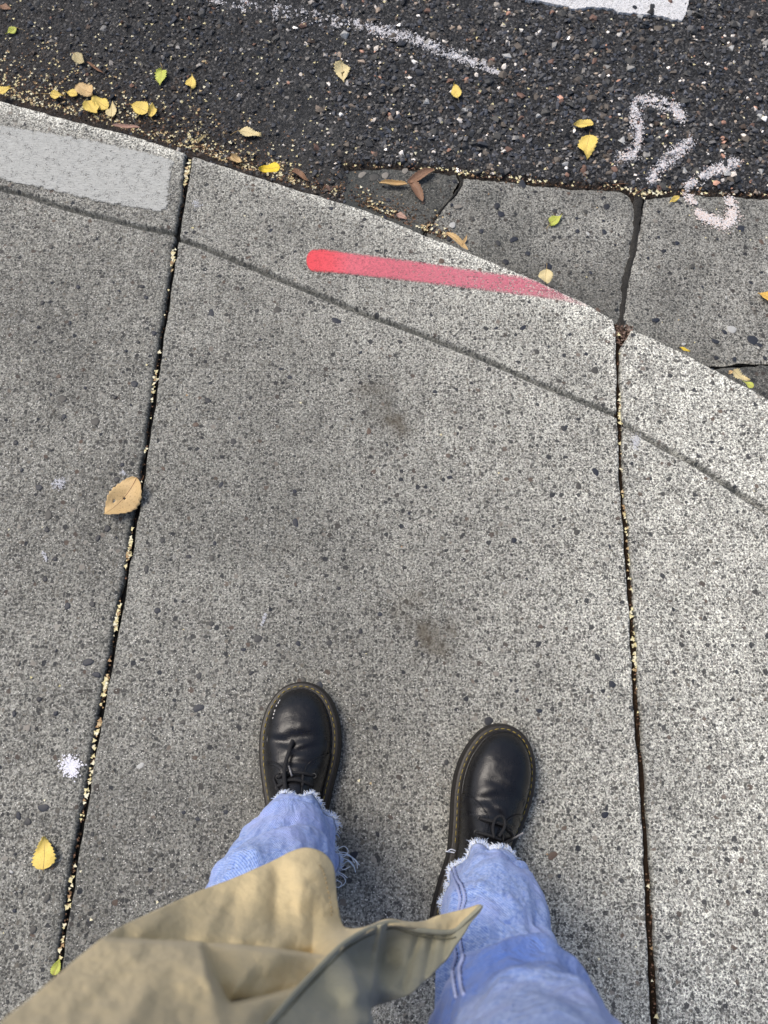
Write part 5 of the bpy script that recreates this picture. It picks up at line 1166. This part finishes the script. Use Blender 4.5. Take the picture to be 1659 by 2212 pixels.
# ---- coat
def cloth(name, c1, c2, c3):
    m, nt, b = new_mat(name, .85, .15); N = NT(nt); P = N.pos()
    n1 = N.noise(P, 26, 5, .62).outputs[0]; n2 = N.noise(P, 900, 2, .6).outputs[0]; n3 = N.noise(P, 70, 4, .6).outputs[0]
    c = N.mix(n1, c1, c2); c = N.mix(N.m('MULTIPLY', N.m('SUBTRACT', n3, .52), 2.5, clamp=True), c, c3)
    N.l(c, b.inputs['Base Color']); N.l(N.bump(N.m('ADD', N.m('MULTIPLY', n3, 1.5), N.m('MULTIPLY', n2, .2)), .35, .003), b.inputs['Normal']); b.inputs['Sheen Weight'].default_value = .15; return m
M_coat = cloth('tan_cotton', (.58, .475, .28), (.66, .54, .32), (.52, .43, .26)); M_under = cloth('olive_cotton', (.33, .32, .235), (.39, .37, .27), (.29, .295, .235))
def rbf(ctrl):
    C = np.array(ctrl, float); X_ = C[:, :2]/100; D = np.linalg.norm(X_[:, None]-X_[None], axis=2); K = np.where(D > 0, D*D*np.log(D+1e-12), 0)+np.eye(len(C))*.002
    P_ = np.c_[np.ones(len(C)), X_]; A_ = np.block([[K, P_], [P_.T, np.zeros((3, 3))]]); w = np.linalg.solve(A_, np.r_[C[:, 2], 0, 0, 0])
    def f(Q):
        Q = np.asarray(Q, float)/100; D = np.linalg.norm(Q[:, None]-X_[None], axis=2); K = np.where(D > 0, D*D*np.log(D+1e-12), 0); return K@w[:-3]+w[-3]+Q@w[-2:]
    return f
def sheet(name, outline, ctrl, mat, parent, step=4.5, thick=.0016, ripple=.002, mods=None):
    from mathutils.geometry import delaunay_2d_cdt
    O = np.array(outline, float); O = resample(smooth_line(np.vstack([O, O[:1]]), 400), 420)[:-1]; f = rbf(ctrl)
    lo, hi = O.min(0), O.max(0); GX, GY = np.meshgrid(np.arange(lo[0], hi[0], step), np.arange(lo[1], hi[1], step)); XY = np.stack([GX.ravel(), GY.ravel()], 1)
    k = inside(XY, O) & (seg_dist(XY, np.vstack([O, O[:1]])) > step*.5)
    vo, eo, fo, *_ = delaunay_2d_cdt([Vector(p) for p in O]+[Vector(p) for p in XY[k]], [], [list(range(len(O)))], 1, 1e-5)
    V2 = np.array([[q.x, q.y] for q in vo]); z = f(V2)+(fnoise(V2[:, 0]+900, V2[:, 1]+900, .022, 5, 4)-.5)*ripple*4
    if mods: z = mods(V2, z)
    V = np.array([at(a_, b_, c_) for (a_, b_), c_ in zip(V2, z)])
    o = pmesh(name, V, [tuple(f_)[::-1] for f_ in fo], mat, parent)
    so = o.modifiers.new('thick', 'SOLIDIFY'); so.thickness = thick; so.offset = 0; return o, f, V[:len(O)]
Es = [(560, 2238, .735), (581, 2212, .71), (650, 2132, .63), (700, 2080, .575), (740, 2041, .535), (790, 2010, .49), (841, 1993, .455), (875, 2001, .44), (908, 2010, .43), (975, 2013, .405), (1005, 1990, .395), (1040, 1957, .388)]
A_out = [(-160, 2300), (-60, 2258), (10, 2203), (70, 2156), (130, 2104), (180, 2062), (230, 2022), (262, 2003), (300, 1985), (365, 1955), (430, 1926), (500, 1900), (560, 1874), (600, 1855), (630, 1840), (660, 1832), (688, 1838), (706, 1850), (718, 1868), (723, 1890), (726, 1930), (731, 1965), (739, 1998), (752, 2006), (775, 2006), (800, 2000), (838, 1986), (880, 1992), (915, 1991), (950, 1977), (1000, 1965), (1036, 1954), (1032, 1964), (1002, 1992), (972, 2010), (908, 2006), (841, 1998), (790, 2016), (742, 2046), (702, 2086), (652, 2138), (583, 2218), (500, 2330), (300, 2400), (-100, 2420), (-200, 2400)]
A_ctrl = [(-160, 2300, .90), (10, 2203, .79), (130, 2104, .71), (230, 2022, .635), (300, 1985, .58), (430, 1926, .48), (560, 1874, .43), (630, 1840, .41), (660, 1832, .405), (700, 1845, .40), (723, 1890, .40), (731, 1965, .415), (750, 2005, .425), (838, 1988, .425), (915, 1991, .41), (950, 1977, .40), (1036, 1954, .385), (972, 2008, .398),
          (300, 2075, .690), (400, 2065, .660), (500, 2060, .625), (600, 2060, .588), (690, 2074, .555), (700, 2040, .505), (400, 2000, .560), (500, 1995, .520), (600, 2000, .490),
          (480, 1960, .490), (560, 1945, .465), (640, 1960, .452), (700, 1960, .432), (620, 1890, .432), (560, 1905, .448), (680, 1890, .428), (440, 2110, .705),
          (350, 2110, .705), (250, 2120, .725), (150, 2170, .77), (400, 2185, .755), (300, 2220, .80), (100, 2260, .84), (495, 2150, .705),
          (560, 2120, .645), (640, 2110, .598), (505, 2192, .735), (570, 2168, .690), (640, 2138, .632), (530, 2210, .745), (500, 2330, .84), (300, 2400, .92), (-100, 2420, .98)]+[(x, y, z-.006) for x, y, z in Es[1:7]]
def overlaps(V2, z):
    """two overlapping folds: the cloth above the crease and in the triangular pocket drops behind the fold nearer the eye"""
    x, y = V2[:, 0], V2[:, 1]; sm = lambda t: 1/(1+np.exp(-t))
    yc = np.interp(x, [190, 272, 368, 490, 531, 620, 706, 740], [2028, 2033, 2038, 2045, 2048, 2058, 2069, 2078]); d = y-yc
    w = np.clip((x-195)/70, 0, 1)*np.clip((735-x)/60, 0, 1); z = z-.078*w*sm(-d/1.6)*np.exp(np.minimum(d, 0)/42)*np.clip(.5+(x-250)/300, .5, 1)
    lx = np.interp(y, [2040, 2060, 2110, 2160, 2175], [436, 444, 456, 482, 497]); bl = np.interp(x, [420, 495, 560, 639, 706], [2200, 2172, 2160, 2140, 2078])
    dl = x-lx; db = bl-y; dm = np.minimum(dl, db*1.3); ins = sm(dl/3.0)*sm(db/1.8)*sm((y-yc)/1.5)
    z = z-.080*ins*np.exp(-np.maximum(dm, 0)/55)*np.clip(1-(x-500)/330, .35, 1)
    # soft pull folds fanning down from the hem and over the hip
    for (x0, y0, x1, y1, wd, am) in ((560, 1900, 520, 2030, 22, .010), (640, 1870, 660, 2040, 20, .010), (480, 1950, 440, 2030, 18, .008), (380, 2060, 250, 2240, 26, .012), (320, 2060, 170, 2200, 18, -.010), (450, 2070, 470, 2230, 20, .014), (600, 1880, 590, 2030, 14, -.008), (340, 1990, 300, 2020, 16, .008)):
        q = seg_dist(V2, np.array([[x0, y0], [x1, y1]], float)); z = z+.5*am*np.exp(-(q/wd)**2)
    return z
coat, fA, ringA = sheet('coat', A_out, A_ctrl, M_coat, None, step=3.2, mods=overlaps); coat['label'] = 'tan cotton coat with its front corner blown across the right leg'
B_out = [(541, 2262)]+[(x, y) for x, y, z in Es]+[(1042, 1960), (1036, 1972), (1018, 1992), (1002, 2018), (985, 2042), (961, 2076), (925, 2112), (888, 2146), (850, 2160), (805, 2174), (800, 2190), (806, 2214), (815, 2270), (820, 2330), (600, 2420), (500, 2330)]
B_ctrl = list(Es)+[(1002, 2018, .405), (961, 2076, .435), (888, 2146, .485), (805, 2174, .535), (806, 2214, .575), (820, 2330, .68), (600, 2420, .80), (690, 2200, .655), (744, 2075, .545), (765, 2110, .570), (783, 2150, .592), (802, 2210, .600), (825, 2030, .458), (812, 2090, .480), (770, 2060, .500), (840, 2085, .452), (870, 2060, .442), (900, 2100, .462), (905, 2050, .432), (935, 2060, .425), (850, 2130, .492), (700, 2130, .60), (730, 2180, .615), (960, 2030, .412)]
def flapfolds(V2, z):
    x, y = V2[:, 0], V2[:, 1]; sm = lambda t: 1/(1+np.exp(-t))
    # the cloth right of the first fold line drops away, as does the part under the second
    xl = np.interp(y, [2030, 2056, 2100, 2147, 2204, 2300], [720, 744, 765, 783, 802, 820]); z = z-.030*sm((x-xl)/2.2)*np.exp(-np.maximum(x-xl, 0)/55)*np.clip((y-2030)/50, 0, 1)
    x2 = np.interp(y, [2000, 2022, 2080, 2176], [824, 823, 812, 800]); z = z+.012*np.exp(-((x-x2)/9)**2)
    z = z-.018*sm((x-x2)/3)*np.exp(-np.maximum(x-x2, 0)/50)*np.clip((y-2000)/30, 0, 1)
    for x0, x1 in ((905, 870), (935, 915), (965, 950)):
        q = seg_dist(V2, np.array([[x0, 2020], [x1, 2130]], float)); z = z-.006*np.exp(-(q/9)**2)
    return z
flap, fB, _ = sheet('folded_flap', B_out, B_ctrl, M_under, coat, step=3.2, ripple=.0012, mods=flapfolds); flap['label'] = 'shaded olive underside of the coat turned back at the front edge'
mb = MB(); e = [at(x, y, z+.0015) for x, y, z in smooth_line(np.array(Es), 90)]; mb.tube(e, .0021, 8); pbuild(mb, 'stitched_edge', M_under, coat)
mb = MB(); e = [at(x+3.5, y+13, z-.001) for x, y, z in smooth_line(np.array(Es[:-1]), 140)]
fBq = fB([(x+3.5, y+13) for x, y, z in smooth_line(np.array(Es[:-1]), 140)])
e = [at(x+3.5, y+13, zz_+.0016) for (x, y, z), zz_ in zip(smooth_line(np.array(Es[:-1]), 140), fBq)]
mb.tube(e[:-12], .0007, 5); pbuild(mb, 'edge_topstitch', flat_mat('olive_thread', (.20, .19, .13), .8, .2), coat)
# vertical seam line near the lobe
sl = smooth_line(np.array([(690, 1868.), (700, 1885), (708, 1920), (716, 1960), (716, 1990)]), 60); zq = fA(sl); mb = MB()
for k in range(0, 56, 4): mb.tube([at(sl[k][0], sl[k][1], zq[k]+.004), at(sl[k+2][0], sl[k+2][1], zq[k+2]+.004)], .0006, 4)
pbuild(mb, 'coat_topstitch', flat_mat('tan_thread', (.36, .27, .15), .8, .2), coat)
# side and back of the coat, behind the wearer
bk = []; prof = [(-.172, -.12), (-.215, -.20), (-.20, -.30), (-.12, -.37), (0, -.39), (.12, -.37), (.20, -.30), (.215, -.245)]
pr = smooth_line(np.array(prof), 90)
for z in np.linspace(.46, 1.22, 20):
    f = (z-.46)/.76; q = pr.copy(); q[:, 0] *= 1-.12*f; q[:, 1] = -.25+(q[:, 1]+.25)*(1-.25*f)
    q[:, 0] += .006*np.sin(np.arange(len(q))*.35+z*5)*(1-f); q[:, 1] += .008*np.sin(np.arange(len(q))*.4)*(1-f)
    bk.append(np.c_[q, np.full(len(q), z)])
bk = np.array(bk); o = pmesh('coat_back', bk.reshape(-1, 3), gridF(20, len(pr)), M_coat, coat); so = o.modifiers.new('thick', 'SOLIDIFY'); so.thickness = .003
